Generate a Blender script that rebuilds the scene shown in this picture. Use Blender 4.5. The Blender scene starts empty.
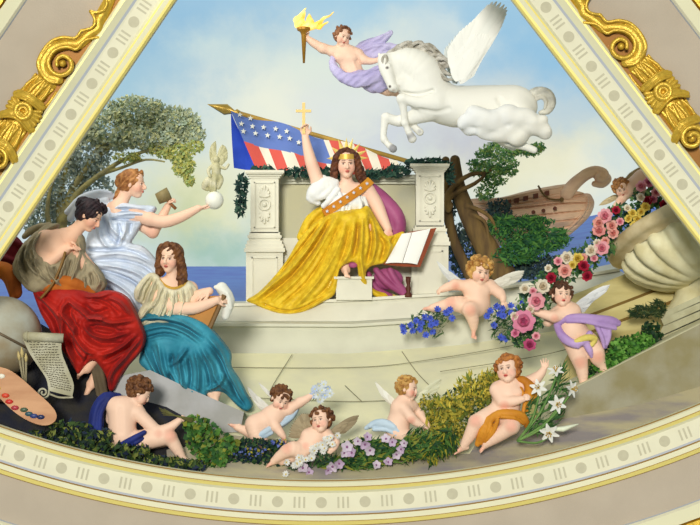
import bpy, math, random
import numpy as np
SC = bpy.context.scene
COL = SC.collection
DIST, FPX = 20.0, 2000.0            # camera distance to the wall plane (m); focal length in pixels
f32 = np.float32

def W(x, y, Y=0.0, z=0.0):
    """Place a point of a figure standing at depth Y: x, y in hundredths, z = relief towards the room."""
    s = (DIST + Y) / FPX
    return ((x - 350.0) * s, Y - z * s, (262.5 - y) * s)

def lin(c):
    return tuple((v / 255 / 12.92) if v / 255 <= .04045 else ((v / 255 + .055) / 1.055) ** 2.4 for v in c)

# ------------------------------------------------------------------ materials
MATS = {}
def mat(name, c, rough=.6, metal=0.0, var=0.0, vscale=8.0, c2=None, bump=0.0, bscale=40.0, attr=False, emit=0.0, sheen=0.0, stretch=None, thin=0.0):
    if name in MATS: return MATS[name]
    m = bpy.data.materials.new(name); m.use_nodes = True
    nt = m.node_tree; b = nt.nodes['Principled BSDF']
    b.inputs['Roughness'].default_value = rough; b.inputs['Metallic'].default_value = metal
    b.inputs['Specular IOR Level'].default_value = .25 if not metal else .5
    base = None
    rgb = nt.nodes.new('ShaderNodeRGB'); rgb.outputs[0].default_value = (*lin(c), 1); base = rgb.outputs[0]
    tc = nt.nodes.new('ShaderNodeTexCoord'); vec = tc.outputs['Object']
    if stretch:
        mp = nt.nodes.new('ShaderNodeMapping'); mp.inputs['Scale'].default_value = stretch
        nt.links.new(vec, mp.inputs['Vector']); vec = mp.outputs[0]
    if attr:
        at = nt.nodes.new('ShaderNodeVertexColor'); at.layer_name = 'Col'; base = at.outputs['Color']
    if c2 or var:
        n = nt.nodes.new('ShaderNodeTexNoise'); n.inputs['Scale'].default_value = vscale; n.inputs['Detail'].default_value = 5
        nt.links.new(vec, n.inputs['Vector'])
        r = nt.nodes.new('ShaderNodeMapRange'); r.inputs['From Min'].default_value = .38; r.inputs['From Max'].default_value = .62
        nt.links.new(n.outputs['Fac'], r.inputs['Value'])
        mx = nt.nodes.new('ShaderNodeMix'); mx.data_type = 'RGBA'
        if c2:
            nt.links.new(r.outputs[0], mx.inputs['Factor']); mx.inputs[7].default_value = (*lin(c2), 1)
        else:
            mul = nt.nodes.new('ShaderNodeMath'); mul.operation = 'MULTIPLY'; mul.inputs[1].default_value = var
            nt.links.new(r.outputs[0], mul.inputs[0]); nt.links.new(mul.outputs[0], mx.inputs['Factor'])
            mx.blend_type = 'MULTIPLY'; mx.inputs[7].default_value = (.45, .42, .38, 1)
        nt.links.new(base, mx.inputs[6]); base = mx.outputs[2]
    nt.links.new(base, b.inputs['Base Color'])
    if bump:
        n2 = nt.nodes.new('ShaderNodeTexNoise'); n2.inputs['Scale'].default_value = bscale; n2.inputs['Detail'].default_value = 4
        nt.links.new(vec, n2.inputs['Vector'])
        bp = nt.nodes.new('ShaderNodeBump'); bp.inputs['Strength'].default_value = bump; bp.inputs['Distance'].default_value = .02
        nt.links.new(n2.outputs['Fac'], bp.inputs['Height']); nt.links.new(bp.outputs[0], b.inputs['Normal'])
    if emit:
        nt.links.new(base, b.inputs['Emission Color']); b.inputs['Emission Strength'].default_value = emit
    if thin:        # light passes through leaves and petals
        tl = nt.nodes.new('ShaderNodeBsdfTranslucent'); ms = nt.nodes.new('ShaderNodeMixShader'); ms.inputs[0].default_value = thin
        nt.links.new(base, tl.inputs['Color']); nt.links.new(b.outputs[0], ms.inputs[1]); nt.links.new(tl.outputs[0], ms.inputs[2])
        nt.links.new(ms.outputs[0], nt.nodes['Material Output'].inputs['Surface'])
    if sheen: b.inputs['Sheen Weight'].default_value = sheen
    MATS[name] = m
    return m

# ------------------------------------------------------------------ objects
def tag(o, label=None, cat=None, group=None, kind=None):
    if label: o['label'] = label
    if cat: o['category'] = cat
    if group: o['group'] = group
    if kind: o['kind'] = kind
    return o

def link(o, parent=None):
    COL.objects.link(o)
    if parent is not None:
        o.parent = parent
        o.matrix_parent_inverse = parent.matrix_world.inverted()
    return o

def thing(name, loc, label, cat, group=None):
    o = bpy.data.objects.new(name, None); COL.objects.link(o)
    o.location = loc; o.empty_display_size = .1
    o.matrix_world.translation = loc
    return tag(o, label, cat, group)

def mesh(name, V, F, m, parent=None, smooth=True, cols=None, mi=None):
    """V (n,3) world points, F list of polygons or an (n,k) array."""
    me = bpy.data.meshes.new(name)
    V = np.asarray(V, f32)
    if isinstance(F, np.ndarray):
        n, k = F.shape
        lv = F.astype(np.int32).ravel(); ls = np.arange(0, n * k, k, dtype=np.int32); lt = np.full(n, k, np.int32)
    else:
        lt = np.array([len(p) for p in F], np.int32); n = len(F)
        lv = np.array([i for p in F for i in p], np.int32); ls = np.concatenate(([0], np.cumsum(lt)[:-1])).astype(np.int32)
    off = np.array(parent_loc(parent), f32)
    me.vertices.add(len(V)); me.vertices.foreach_set('co', (V - off).ravel())
    me.loops.add(len(lv)); me.loops.foreach_set('vertex_index', lv)
    me.polygons.add(n); me.polygons.foreach_set('loop_start', ls); me.polygons.foreach_set('loop_total', lt)
    ms = m if isinstance(m, (list, tuple)) else [m]
    for q in ms: me.materials.append(q)
    if mi is not None: me.polygons.foreach_set('material_index', np.asarray(mi, np.int32))
    me.polygons.foreach_set('use_smooth', np.full(n, bool(smooth)))
    me.update(calc_edges=True); me.validate()
    if cols is not None:
        a = me.color_attributes.new('Col', 'FLOAT_COLOR', 'POINT')
        c = np.ones((len(V), 4), f32); c[:, :3] = cols
        a.data.foreach_set('color', c.ravel())
    o = bpy.data.objects.new(name, me); COL.objects.link(o)
    if parent is not None: o.parent = parent
    return o

def parent_loc(p):
    v = [0.0, 0.0, 0.0]
    while p is not None:
        for i in range(3): v[i] += p.location[i]
        p = p.parent
    return v

class MB:
    """Collects simple solids into one mesh (world coordinates)."""
    def __init__(s): s.V = []; s.F = []; s.C = []; s.M = []; s.n = 0
    def add(s, V, F, c=None, mi=0):
        V = np.asarray(V, f32).reshape(-1, 3)
        s.V.append(V); s.F += [tuple(i + s.n for i in p) for p in F]; s.M += [mi] * len(F)
        s.C.append(np.tile(np.array(c if c is not None else (1, 1, 1), f32), (len(V), 1))); s.n += len(V)
        return s
    def box(s, a, b, c=None, mi=0, bev=0.0):
        x0, y0, z0 = a; x1, y1, z1 = b
        P = [(x0,y0,z0),(x1,y0,z0),(x1,y1,z0),(x0,y1,z0),(x0,y0,z1),(x1,y0,z1),(x1,y1,z1),(x0,y1,z1)]
        return s.add(P, [(0,3,2,1),(4,5,6,7),(0,1,5,4),(1,2,6,5),(2,3,7,6),(3,0,4,7)], c, mi)
    def tube(s, pts, rad, k=8, c=None, mi=0, cap=True):
        pts = np.asarray(pts, float); n = len(pts); rad = np.broadcast_to(np.asarray(rad, float), (n,))
        V = []
        for i in range(n):
            t = pts[min(i + 1, n - 1)] - pts[max(i - 1, 0)]; t /= np.linalg.norm(t) + 1e-9
            a = np.array((0, 1.0, 0)) if abs(t[1]) < .9 else np.array((1.0, 0, 0))
            u = np.cross(t, a); u /= np.linalg.norm(u); w = np.cross(t, u)
            for j in range(k):
                q = 2 * math.pi * j / k
                V.append(pts[i] + rad[i] * (u * math.cos(q) + w * math.sin(q)))
        F = [(i*k+j, (i+1)*k+j, (i+1)*k+(j+1) % k, i*k+(j+1) % k) for i in range(n-1) for j in range(k)]
        if cap: F += [tuple(range(k)), tuple(reversed(range((n-1)*k, n*k)))]
        return s.add(V, F, c, mi)
    def lathe(s, prof, o, ax=(0,0,1), k=24, c=None, mi=0, lobes=0, amp=0.0):
        ax = np.array(ax, float); ax /= np.linalg.norm(ax)
        h = np.array((0, 1.0, 0)) if abs(ax[1]) < .9 else np.array((1.0, 0, 0))
        u = np.cross(ax, h); u /= np.linalg.norm(u); w = np.cross(ax, u); o = np.array(o, float); V = []
        for p in prof:
            r, t = p[0], p[1]; lb = p[2] if len(p) > 2 else 0
            for j in range(k):
                q = 2 * math.pi * j / k
                rr = r * (1 + (amp * lb * (abs(math.cos(lobes * q / 2)) - .5) if lobes else 0))
                V.append(o + ax * t + rr * (u * math.cos(q) + w * math.sin(q)))
        n = len(prof)
        F = [(i*k+j, i*k+(j+1) % k, (i+1)*k+(j+1) % k, (i+1)*k+j) for i in range(n-1) for j in range(k)]
        return s.add(V, F, c, mi)
    def ball(s, o, r, k=10, c=None, mi=0, R=None):
        r = np.broadcast_to(np.asarray(r, float), (3,)); V = []; n = max(5, k // 2 + 1)
        for i in range(n):
            t = math.pi * i / (n - 1)
            for j in range(k):
                q = 2 * math.pi * j / k
                V.append((r[0]*math.sin(t)*math.cos(q), r[1]*math.sin(t)*math.sin(q), r[2]*math.cos(t)))
        V = np.array(V)
        if R is not None: V = V @ np.asarray(R).T
        V = V + np.array(o)
        F = [(i*k+j, (i+1)*k+j, (i+1)*k+(j+1) % k, i*k+(j+1) % k) for i in range(n-1) for j in range(k)]
        return s.add(V, F, c, mi)
    def build(s, name, m, parent=None, smooth=True, col=False):
        return mesh(name, np.concatenate(s.V), s.F, m, parent, smooth, np.concatenate(s.C) if col else None, s.M)

# ------------------------------------------------------------------ sculpting field
# a primitive: ('s', pts[(x,y,z,r)..], k) stroke | ('e', c, r, R, k) ellipsoid ; prefixed by '-' to carve
def S(*pts, k=1.6): return ('s', [tuple(map(float, p)) for p in pts], k)
def E(x, y, z, rx, ry, rz, k=1.6, rot=0.0):
    c, s = math.cos(math.radians(rot)), math.sin(math.radians(rot))
    return ('e', (x, y, z), (rx, ry, rz), np.array([[c, -s, 0], [s, c, 0], [0, 0, 1]]), k)
def D(outline, ctrl, folds=(), depth=12, R=6, k=2.0):
    """Draped cloth: an outline, heights (x, y, z) of its front, and folds (amp, width, (x, y), (x, y) ..)."""
    return ('d', outline, ctrl, folds, depth, R, k)
def drape_maps(p, X, Y):
    _, outline, ctrl, folds, depth, R, k = p
    O = np.array(outline, float); n = len(O); O = np.concatenate([[.5 * (2*O[i] + (O[(i+1) % n]-O[i-1])*t + (2*O[i-1]-5*O[i]+4*O[(i+1) % n]-O[(i+2) % n])*t*t + (3*O[i]-O[i-1]-3*O[(i+1) % n]+O[(i+2) % n])*t**3) for t in (0, .33, .67)] for i in range(n)])
    d2 = np.full(X.shape, 1e9); ins = np.zeros(X.shape, bool)
    for a, b in zip(O, np.roll(O, -1, 0)):
        v = b - a; t = np.clip(((X-a[0])*v[0] + (Y-a[1])*v[1]) / (v @ v + 1e-9), 0, 1)
        d2 = np.minimum(d2, (X-a[0]-t*v[0])**2 + (Y-a[1]-t*v[1])**2)
        if a[1] != b[1]: ins ^= ((a[1] > Y) != (b[1] > Y)) & (X < (b[0]-a[0]) * (Y-a[1]) / (b[1]-a[1]) + a[0])
    sd = np.sqrt(d2) * np.where(ins, -1, 1); e = np.clip(-sd, 0, None)
    ws = 0; zs = 0
    for x, y, z in ctrl:
        w = 1 / ((X-x)**2 + (Y-y)**2 + 25) ** 1.5; ws = ws + w; zs = zs + w * z
    z0 = zs / ws; zf = z0 - (R - np.sqrt(np.maximum(R*R - (R - np.minimum(e, R))**2, 0)))
    g = np.clip(e / 4, .25, 1)
    for f in folds:
        P = smooth_path([(*q, 0, 1) for q in f[2:]], 3)[:, :2] if len(f) > 4 else np.array(f[2:], float)
        L = np.concatenate(([0], np.cumsum(np.linalg.norm(np.diff(P, axis=0), axis=1)))); best = np.full(X.shape, 1e9); par = np.zeros(X.shape)
        for i in range(len(P) - 1):
            a, v = P[i], P[i+1] - P[i]; t = np.clip(((X-a[0])*v[0] + (Y-a[1])*v[1]) / (v @ v + 1e-9), 0, 1)
            q = (X-a[0]-t*v[0])**2 + (Y-a[1]-t*v[1])**2; m = q < best
            best = np.where(m, q, best); par = np.where(m, (L[i] + t*(L[i+1]-L[i])) / L[-1], par)
        dq = np.sqrt(best) / f[1]; zf = zf + 1.55 * f[0] * g * (np.exp(-dq ** 1.3) + .3 * np.exp(-(dq / 2.6) ** 2) * np.cos(dq * 2.3)) * np.clip(5*par + .15, 0, 1) * np.clip(5*(1-par) + .25, 0, 1)
    return sd, zf, z0 - depth
def neg(p): return ('-' + p[0],) + tuple(p[1:])

def smooth_path(pts, n=3):
    P = np.array(pts, float)
    if len(P) < 3: return P
    out = []
    for i in range(len(P) - 1):
        p0, p1, p2, p3 = P[max(i-1, 0)], P[i], P[i+1], P[min(i+2, len(P)-1)]
        for j in range(n):
            t = j / n
            out.append(.5 * (2*p1 + (p2-p0)*t + (2*p0-5*p1+4*p2-p3)*t*t + (3*p1-p0-3*p2+p3)*t**3))
    out.append(P[-1])
    o = np.array(out); o[:, 3] = np.maximum(o[:, 3], .3)
    return o

def field(prims, h):
    lo = np.full(3, 1e9); hi = np.full(3, -1e9)
    for p in prims:
        if p[0] == 's':
            P = np.array(p[1]); lo = np.minimum(lo, (P[:, :3] - P[:, 3:]).min(0)); hi = np.maximum(hi, (P[:, :3] + P[:, 3:]).max(0))
        elif p[0] == 'e':
            r = max(p[2]); lo = np.minimum(lo, np.array(p[1]) - r); hi = np.maximum(hi, np.array(p[1]) + r)
        elif p[0] == 'd':
            O = np.array(p[1], float); z = [c[2] for c in p[2]]
            lo = np.minimum(lo, (*O.min(0), min(z) - p[4] - 2)); hi = np.maximum(hi, (*O.max(0), max(z) + 8))
    lo -= 3 + 2 * h; hi += 3 + 2 * h
    n = np.ceil((hi - lo) / h).astype(int) + 1
    D = np.full(n, 6.0, f32)
    ax = [(lo[i] + h * np.arange(n[i])).astype(f32) for i in range(3)]
    for p in prims:
        carve = p[0][0] == '-'; t = p[0][-1]
        k = p[-1]
        if t == 's':
            P = smooth_path(p[1]) if len(p[1]) > 2 else np.array(p[1], float)
            segs = list(zip(P[:-1], P[1:])) if len(P) > 1 else [(P[0], P[0] + np.array((0, 0, .01, 0)))]
            jobs = []
            for a, b in segs:
                r = max(a[3], b[3]) + k + 2
                jobs.append((np.minimum(a[:3], b[:3]) - r, np.maximum(a[:3], b[:3]) + r, a, b))
            # one distance for the whole stroke, so its own pieces do not swell where they meet
            L = np.min([j[0] for j in jobs], 0); H = np.max([j[1] for j in jobs], 0)
            i0 = np.clip(np.floor((L - lo) / h).astype(int), 0, n - 1); i1 = np.clip(np.ceil((H - lo) / h).astype(int) + 1, 1, n)
            d = np.full(i1 - i0, 9.0, f32)
            for l_, h_, a, b in jobs:
                j0 = np.maximum(np.floor((l_ - lo) / h).astype(int), i0); j1 = np.minimum(np.ceil((h_ - lo) / h).astype(int) + 1, i1)
                if (j1 <= j0).any(): continue
                X = ax[0][j0[0]:j1[0], None, None] - f32(a[0]); Y = ax[1][None, j0[1]:j1[1], None] - f32(a[1]); Z = ax[2][None, None, j0[2]:j1[2]] - f32(a[2])
                v = (b - a)[:3].astype(f32); q = float(v @ v) + 1e-9
                tt = np.clip((X * v[0] + Y * v[1] + Z * v[2]) / f32(q), 0, 1)
                dd = np.sqrt((X - tt * v[0])**2 + (Y - tt * v[1])**2 + (Z - tt * v[2])**2) - (f32(a[3]) + tt * f32(b[3] - a[3]))
                sl = tuple(slice(j0[i] - i0[i], j1[i] - i0[i]) for i in range(3))
                d[sl] = np.minimum(d[sl], dd)
        elif t == 'd':
            O = np.array(p[1], float); z = [c[2] for c in p[2]]
            L = np.array((*(O.min(0) - 4), min(z) - p[4] - 4)); H = np.array((*(O.max(0) + 4), max(z) + 10))
            i0 = np.clip(np.floor((L - lo) / h).astype(int), 0, n - 1); i1 = np.clip(np.ceil((H - lo) / h).astype(int) + 1, 1, n)
            XX, YY = np.meshgrid(ax[0][i0[0]:i1[0]].astype(float), ax[1][i0[1]:i1[1]].astype(float), indexing='ij')
            sd, zf, zb = (q.astype(f32)[:, :, None] for q in drape_maps(p, XX, YY)); Z = ax[2][None, None, i0[2]:i1[2]]
            d = np.maximum(sd, np.maximum((Z - zf) * f32(.6), (zb - Z) * f32(.6)))
        else:
            c, r, R = np.array(p[1]), np.array(p[2], float), np.array(p[3])
            rm = max(r) + k + 2
            i0 = np.clip(np.floor((c - rm - lo) / h).astype(int), 0, n - 1); i1 = np.clip(np.ceil((c + rm - lo) / h).astype(int) + 1, 1, n)
            X = ax[0][i0[0]:i1[0], None, None] - f32(c[0]); Y = ax[1][None, i0[1]:i1[1], None] - f32(c[1]); Z = ax[2][None, None, i0[2]:i1[2]] - f32(c[2])
            Q = [(X * f32(R[0, i]) + Y * f32(R[1, i]) + Z * f32(R[2, i])) for i in range(3)]
            k0 = np.sqrt(sum((Q[i] / f32(r[i]))**2 for i in range(3)))
            k1 = np.sqrt(sum((Q[i] / f32(r[i]**2))**2 for i in range(3))) + f32(1e-6)
            d = k0 * (k0 - 1) / k1
        sl = tuple(slice(i0[i], i1[i]) for i in range(3))
        cur = D[sl]
        if carve:
            hh = np.maximum(k - np.abs(-d - cur), 0) / max(k, 1e-6)
            D[sl] = np.maximum(cur, -d) + hh * hh * k * .25
        else:
            hh = np.maximum(k - np.abs(d - cur), 0) / max(k, 1e-6)
            D[sl] = np.minimum(cur, d) - hh * hh * k * .25
    return D, lo

def nets(D, lo, h):
    s = D < 0
    A = s[:-1, :-1, :-1]
    cnt = np.zeros(A.shape, np.int8)
    cs = [(i, j, k) for i in (0, 1) for j in (0, 1) for k in (0, 1)]
    sub = lambda M, c: M[c[0]:M.shape[0]-1+c[0], c[1]:M.shape[1]-1+c[1], c[2]:M.shape[2]-1+c[2]]
    for c in cs: cnt += sub(s, c)
    act = (cnt > 0) & (cnt < 8)
    I = np.argwhere(act)
    idx = np.full(A.shape, -1, np.int32); idx[act] = np.arange(len(I))
    val = np.stack([sub(D, c)[act] for c in cs], 1)
    acc = np.zeros((len(I), 3), f32); num = np.zeros(len(I), f32)
    for a in range(8):
        for b in range(a + 1, 8):
            da = np.array(cs[b]) - np.array(cs[a])
            if np.abs(da).sum() != 1: continue
            va, vb = val[:, a], val[:, b]; m = (va < 0) != (vb < 0)
            t = np.where(m, va / np.where(m, va - vb, 1), 0)
            acc += np.where(m[:, None], np.array(cs[a], f32) + t[:, None] * da.astype(f32), 0); num += m
    V = (I + acc / num[:, None]) * h + lo
    F = []
    for axis in range(3):
        o1, o2 = [(1, 2), (2, 0), (0, 1)][axis]
        s0 = np.take(s, range(s.shape[axis] - 1), axis); s1 = np.take(s, range(1, s.shape[axis]), axis)
        E_ = np.argwhere(s0 != s1)
        E_ = E_[(E_[:, o1] > 0) & (E_[:, o2] > 0) & (E_[:, o1] < s.shape[o1] - 1) & (E_[:, o2] < s.shape[o2] - 1)]
        if not len(E_): continue
        g = s0[tuple(E_.T)]
        def at(d1, d2):
            q = E_.copy(); q[:, o1] += d1; q[:, o2] += d2
            return idx[tuple(q.T)]
        q = np.stack([at(-1, -1), at(0, -1), at(0, 0), at(-1, 0)], 1)
        q[~g] = q[~g][:, ::-1]
        F.append(q)
    F = np.concatenate(F)
    return V, F[(F >= 0).all(1)]

def sculpt(name, prims, m, Y, parent=None, h=.6, paint=None, wob=None):
    D, lo = field(prims, h)
    V, F = nets(D, lo, h)
    cols = paint(V) if paint else None
    if wob:
        amp, sc, sd = wob
        V = V + amp * np.stack([np.sin(V[:, 1]*sc + V[:, 2]*sc*1.3 + sd), np.sin(V[:, 0]*sc*.9 + V[:, 2]*sc + sd*2), np.sin(V[:, 0]*sc + V[:, 1]*sc*1.1 + sd*3)], 1)
    s = (DIST + Y) / FPX
    P = np.stack([(V[:, 0] - 350) * s, Y - V[:, 2] * s, (262.5 - V[:, 1]) * s], 1)
    return mesh(name, P, F[:, ::-1], m, parent, True, cols)

# ------------------------------------------------------------------ anatomy
def rotm(yaw, pitch, roll):
    y, p, r = (math.radians(v) for v in (yaw, pitch, roll))
    Ry = np.array([[math.cos(y), 0, math.sin(y)], [0, 1, 0], [-math.sin(y), 0, math.cos(y)]])
    Rp = np.array([[1, 0, 0], [0, math.cos(p), math.sin(p)], [0, -math.sin(p), math.cos(p)]])
    Rr = np.array([[math.cos(r), -math.sin(r), 0], [math.sin(r), math.cos(r), 0], [0, 0, 1]])
    return Rr @ Ry @ Rp

class Head:
    """A head at (x, y, z), H tall; yaw > 0 turns the face to the viewer's right, pitch > 0 looks down, roll > 0 leans to the right."""
    def __init__(s, x, y, z, H, yaw=0, pitch=0, roll=0, child=False, skin=(232, 190, 165), hair=(110, 70, 40), lip=(196, 92, 84), brow=None):
        s.c = np.array((x, y, z), float); s.H = H; s.R = rotm(yaw, pitch, roll); s.child = child
        s.skin, s.hair, s.lip, s.brow = skin, hair, lip, brow or tuple(int(v * .75) for v in hair)
    def p(s, x, y, z): return s.c + s.H * (s.R @ np.array((x, y, z), float))
    def e(s, x, y, z, rx, ry, rz, k=.06): return ('e', tuple(s.p(x, y, z)), tuple(s.H * v for v in (rx, ry, rz)), s.R, k * s.H)
    def st(s, *pts, k=.05): return ('s', [tuple(s.p(*q[:3])) + (q[3] * s.H,) for q in pts], k * s.H)
    def prims(s):
        w = 1.12 if s.child else 1.0
        P = [s.e(0, -.13, -.08, .35*w, .37, .42), s.e(0, .1, .1, .27*w, .38, .28, .08),
             s.e(0, .40, .22, .11*w, .10, .12, .1), s.e(.15*w, .15, .2, .13*w, .15, .14, .1), s.e(-.15*w, .15, .2, .13*w, .15, .14, .1),
             s.e(0, -.2, .16, .26*w, .2, .18, .1)]
        if s.child: P += [s.e(.19, .2, .2, .14, .14, .14, .08), s.e(-.19, .2, .2, .14, .14, .14, .08)]
        P += [neg(s.e(.13, -.01, .41, .08, .06, .06, .05)), neg(s.e(-.13, -.01, .41, .08, .06, .06, .05))]
        P += [s.e(.13, .0, .325, .058, .042, .045, .02), s.e(-.13, .0, .325, .058, .042, .045, .02)]
        n = .42 if s.child else .47
        P += [s.st((0, -.06, .36, .035), (0, .1, n, .045), (0, .14, n - .02, .05), k=.05), s.e(.05, .15, .40, .035, .03, .04), s.e(-.05, .15, .40, .035, .03, .04)]
        P += [s.st((.16, -.085, .36, .02), (.05, -.08, .39, .02)), s.st((-.16, -.085, .36, .02), (-.05, -.08, .39, .02))]
        P += [s.e(0, .245, .385, .085, .026, .04, .02), s.e(0, .29, .375, .07, .028, .04, .02)]
        P += [s.e(.34*w, .05, -.03, .045, .1, .07, .03), s.e(-.34*w, .05, -.03, .045, .1, .07, .03)]
        return P
    def paint(s, V, C):
        L = (V - s.c) @ s.R / s.H
        def blob(x, y, z, rx, ry, rz, soft=.5):
            q = ((L[:, 0]-x)/rx)**2 + ((L[:, 1]-y)/ry)**2 + ((L[:, 2]-z)/rz)**2
            return np.clip((1 + soft - q) / (2 * soft), 0, 1)[:, None]
        def mixin(c, a): C[:] = C * (1 - a) + np.array(lin(c), f32) * a
        k = s.skin
        for sg in (1, -1):
            mixin((226, 140, 118), .45 * blob(sg*.2, .17, .3, .15, .13, .25, .9))
            mixin((226, 208, 194), blob(sg*.13, .005, .36, .062, .026, .09))
            mixin((84, 60, 48), blob(sg*.13, .0, .37, .034, .030, .09))
            mixin((104, 62, 44), .85 * blob(sg*.13, -.038, .36, .075, .016, .1))
            mixin(s.brow, .8 * blob(sg*.13, -.11, .38, .09, .018, .12))
        mixin(s.lip, blob(0, .265, .41, .088, .045, .09))
        mixin(tuple(int(v * .6) for v in s.lip), blob(0, .266, .43, .075, .010, .09))
    def cap(s, puff=.0, low=.0, k=.05):
        """Hair close to the skull, with the face left free."""
        w = 1.12 if s.child else 1.0
        P = [s.e(0, -.15, -.11, (.385+puff)*w, .39+puff, .435+puff, k), s.e(0, .08+low, -.24, (.33+puff)*w, .3, .25+puff, k)]
        P += [neg(s.e(0, .16, .36, .285*w, .40, .36, .03))]
        return P
    def curls(s, n, r, seed=0, puff=.03, low=.12):
        rnd = random.Random(seed); P = s.cap(puff - .03, low=0); w = 1.12 if s.child else 1.0
        i = 0
        while i < n:
            v = np.array([rnd.gauss(0, 1) for _ in range(3)]); v /= np.linalg.norm(v)
            q = v * np.array((.40*w + puff, .42 + puff, .45 + puff)) + np.array((0, -.13, -.09))
            if q[1] > low + .12 and q[2] > -.3: continue
            if q[2] > .02 and q[1] > -.24 - .02 * rnd.random(): continue
            if q[1] > .3: continue
            P.append(s.e(*q, r*rnd.uniform(.75, 1.2), r*rnd.uniform(.75, 1.2), r*rnd.uniform(.75, 1.2), .025)); i += 1
        return P

def U(v):
    v = np.array(v, float); return v / (np.linalg.norm(v) + 1e-9)

def hand(w, u, n, s, side=1, curl=.5, spread=.0, k=.7):
    """Wrist w, finger direction u, palm side n, length s; the thumb leaves on the side cross(n, u) * side."""
    w = np.array(w, float); u = U(u); n = np.array(n, float); n = U(n - u * (n @ u)); v = np.cross(n, u) * side
    P = []; r = .082 * s
    def pt(q, rr): return tuple(q) + (rr,)
    for i in range(4):
        o = (1.5 - i) * .15 * s
        a = w + v * o * .5 + u * .06 * s; b = w + u * (.48 - .03 * abs(i - 1)) * s + v * o
        P.append(('s', [pt(a, r * 1.15), pt(b, r * 1.05)], r * 1.1))
        ln = (.9, 1.0, .94, .74)[i] * .27 * s; d = U(u + v * (1.5 - i) * spread); c = b; ang = 0.0; pts = [pt(b, r)]
        for j in range(3):
            ang += curl * (.75 if j == 0 else .95)
            dd = d * math.cos(ang) + n * math.sin(ang)
            c = c + dd * ln * (1.0, .72, .55)[j]; pts.append(pt(c, r * (.95, .85, .7)[j]))
        P.append(('s', pts, k * .5))
    a = w + u * .12 * s + v * .12 * s; b = w + u * .32 * s + v * .36 * s + n * .08 * s; c = b + U(u * .8 + v * .2 + n * curl) * .2 * s; d = c + U(u + n * curl * 1.2 - v*.2*curl) * .16 * s
    P.append(('s', [pt(a, r * 1.4), pt(b, r * 1.15), pt(c, r), pt(d, r * .8)], k))
    return P

def foot(a, d, s, down=(0, 1, 0), r0=None):
    """Ankle a, toe direction d, length s."""
    a = np.array(a, float); d = U(d); dn = np.array(down, float); dn = U(dn - d * (dn @ d)); v = np.cross(d, dn)
    r0 = r0 or .17 * s; P = []
    heel = a - d * .2 * s + dn * .2 * s; ball = a + d * .58 * s + dn * .26 * s; arch = a + d * .25 * s + dn * .1 * s
    P.append(('s', [tuple(a) + (r0,), tuple(heel) + (.145 * s,)], .12 * s))
    P.append(('s', [tuple(a) + (r0,), tuple(arch) + (.15 * s,), tuple(ball) + (.13 * s,)], .12 * s))
    P.append(('s', [tuple(heel) + (.13 * s,), tuple(ball + v * .08 * s) + (.11 * s,)], .12 * s))
    for i in range(5):
        o = v * (i - 2) * .085 * s; L = (.24, .22, .19, .15, .11)[i] * s
        P.append(('s', [tuple(ball + o) + (.062 * s,), tuple(ball + o * 1.05 + d * L + dn * .05 * s) + ((.06 if i == 0 else .045) * s,)], .03 * s))
    return P

SKIN = (236, 196, 170)
def skin_paint(heads, base, spots=()):
    def f(V):
        C = np.tile(np.array(lin(base), f32), (len(V), 1))
        for hd in heads: hd.paint(V, C)
        for x, y, z, r, c, a in spots:      # rosy knees, elbows, toes: the pigment of the flesh
            q = np.clip(1 - ((V[:, 0]-x)**2 + (V[:, 1]-y)**2 + (V[:, 2]-z)**2) / (r*r), 0, 1)[:, None] * a
            C[:] = C * (1 - q) + np.array(lin(c), f32) * q
        return C
    return f

def ribbon(name, pts, m, Y, parent, width, thick=.8, n=4, cols=None):
    """A flat band following pts (x, y, z) with its width lying across the path in the picture's plane."""
    P = smooth_path([tuple(p) + (1,) for p in pts], n)[:, :3]; V = []; k = len(P)
    for i in range(k):
        t = P[min(i+1, k-1)] - P[max(i-1, 0)]; t = U(t); v = U(np.cross(t, (0, 0, 1)))
        w = width[min(i * len(width) // k, len(width)-1)] if isinstance(width, (list, tuple)) else width
        for a, b in ((-1, 0), (1, 0), (1, -1), (-1, -1)):
            q = P[i] + v * a * w * .5 + np.array((0, 0, b * thick)); V.append(W(q[0], q[1], Y, q[2]))
    F = [(i*4+j, (i+1)*4+j, (i+1)*4+(j+1) % 4, i*4+(j+1) % 4) for i in range(k-1) for j in range(4)] + [(0, 1, 2, 3), tuple(reversed(range(4*k-4, 4*k)))]
    return mesh(name, V, F, m, parent, False)

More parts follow.
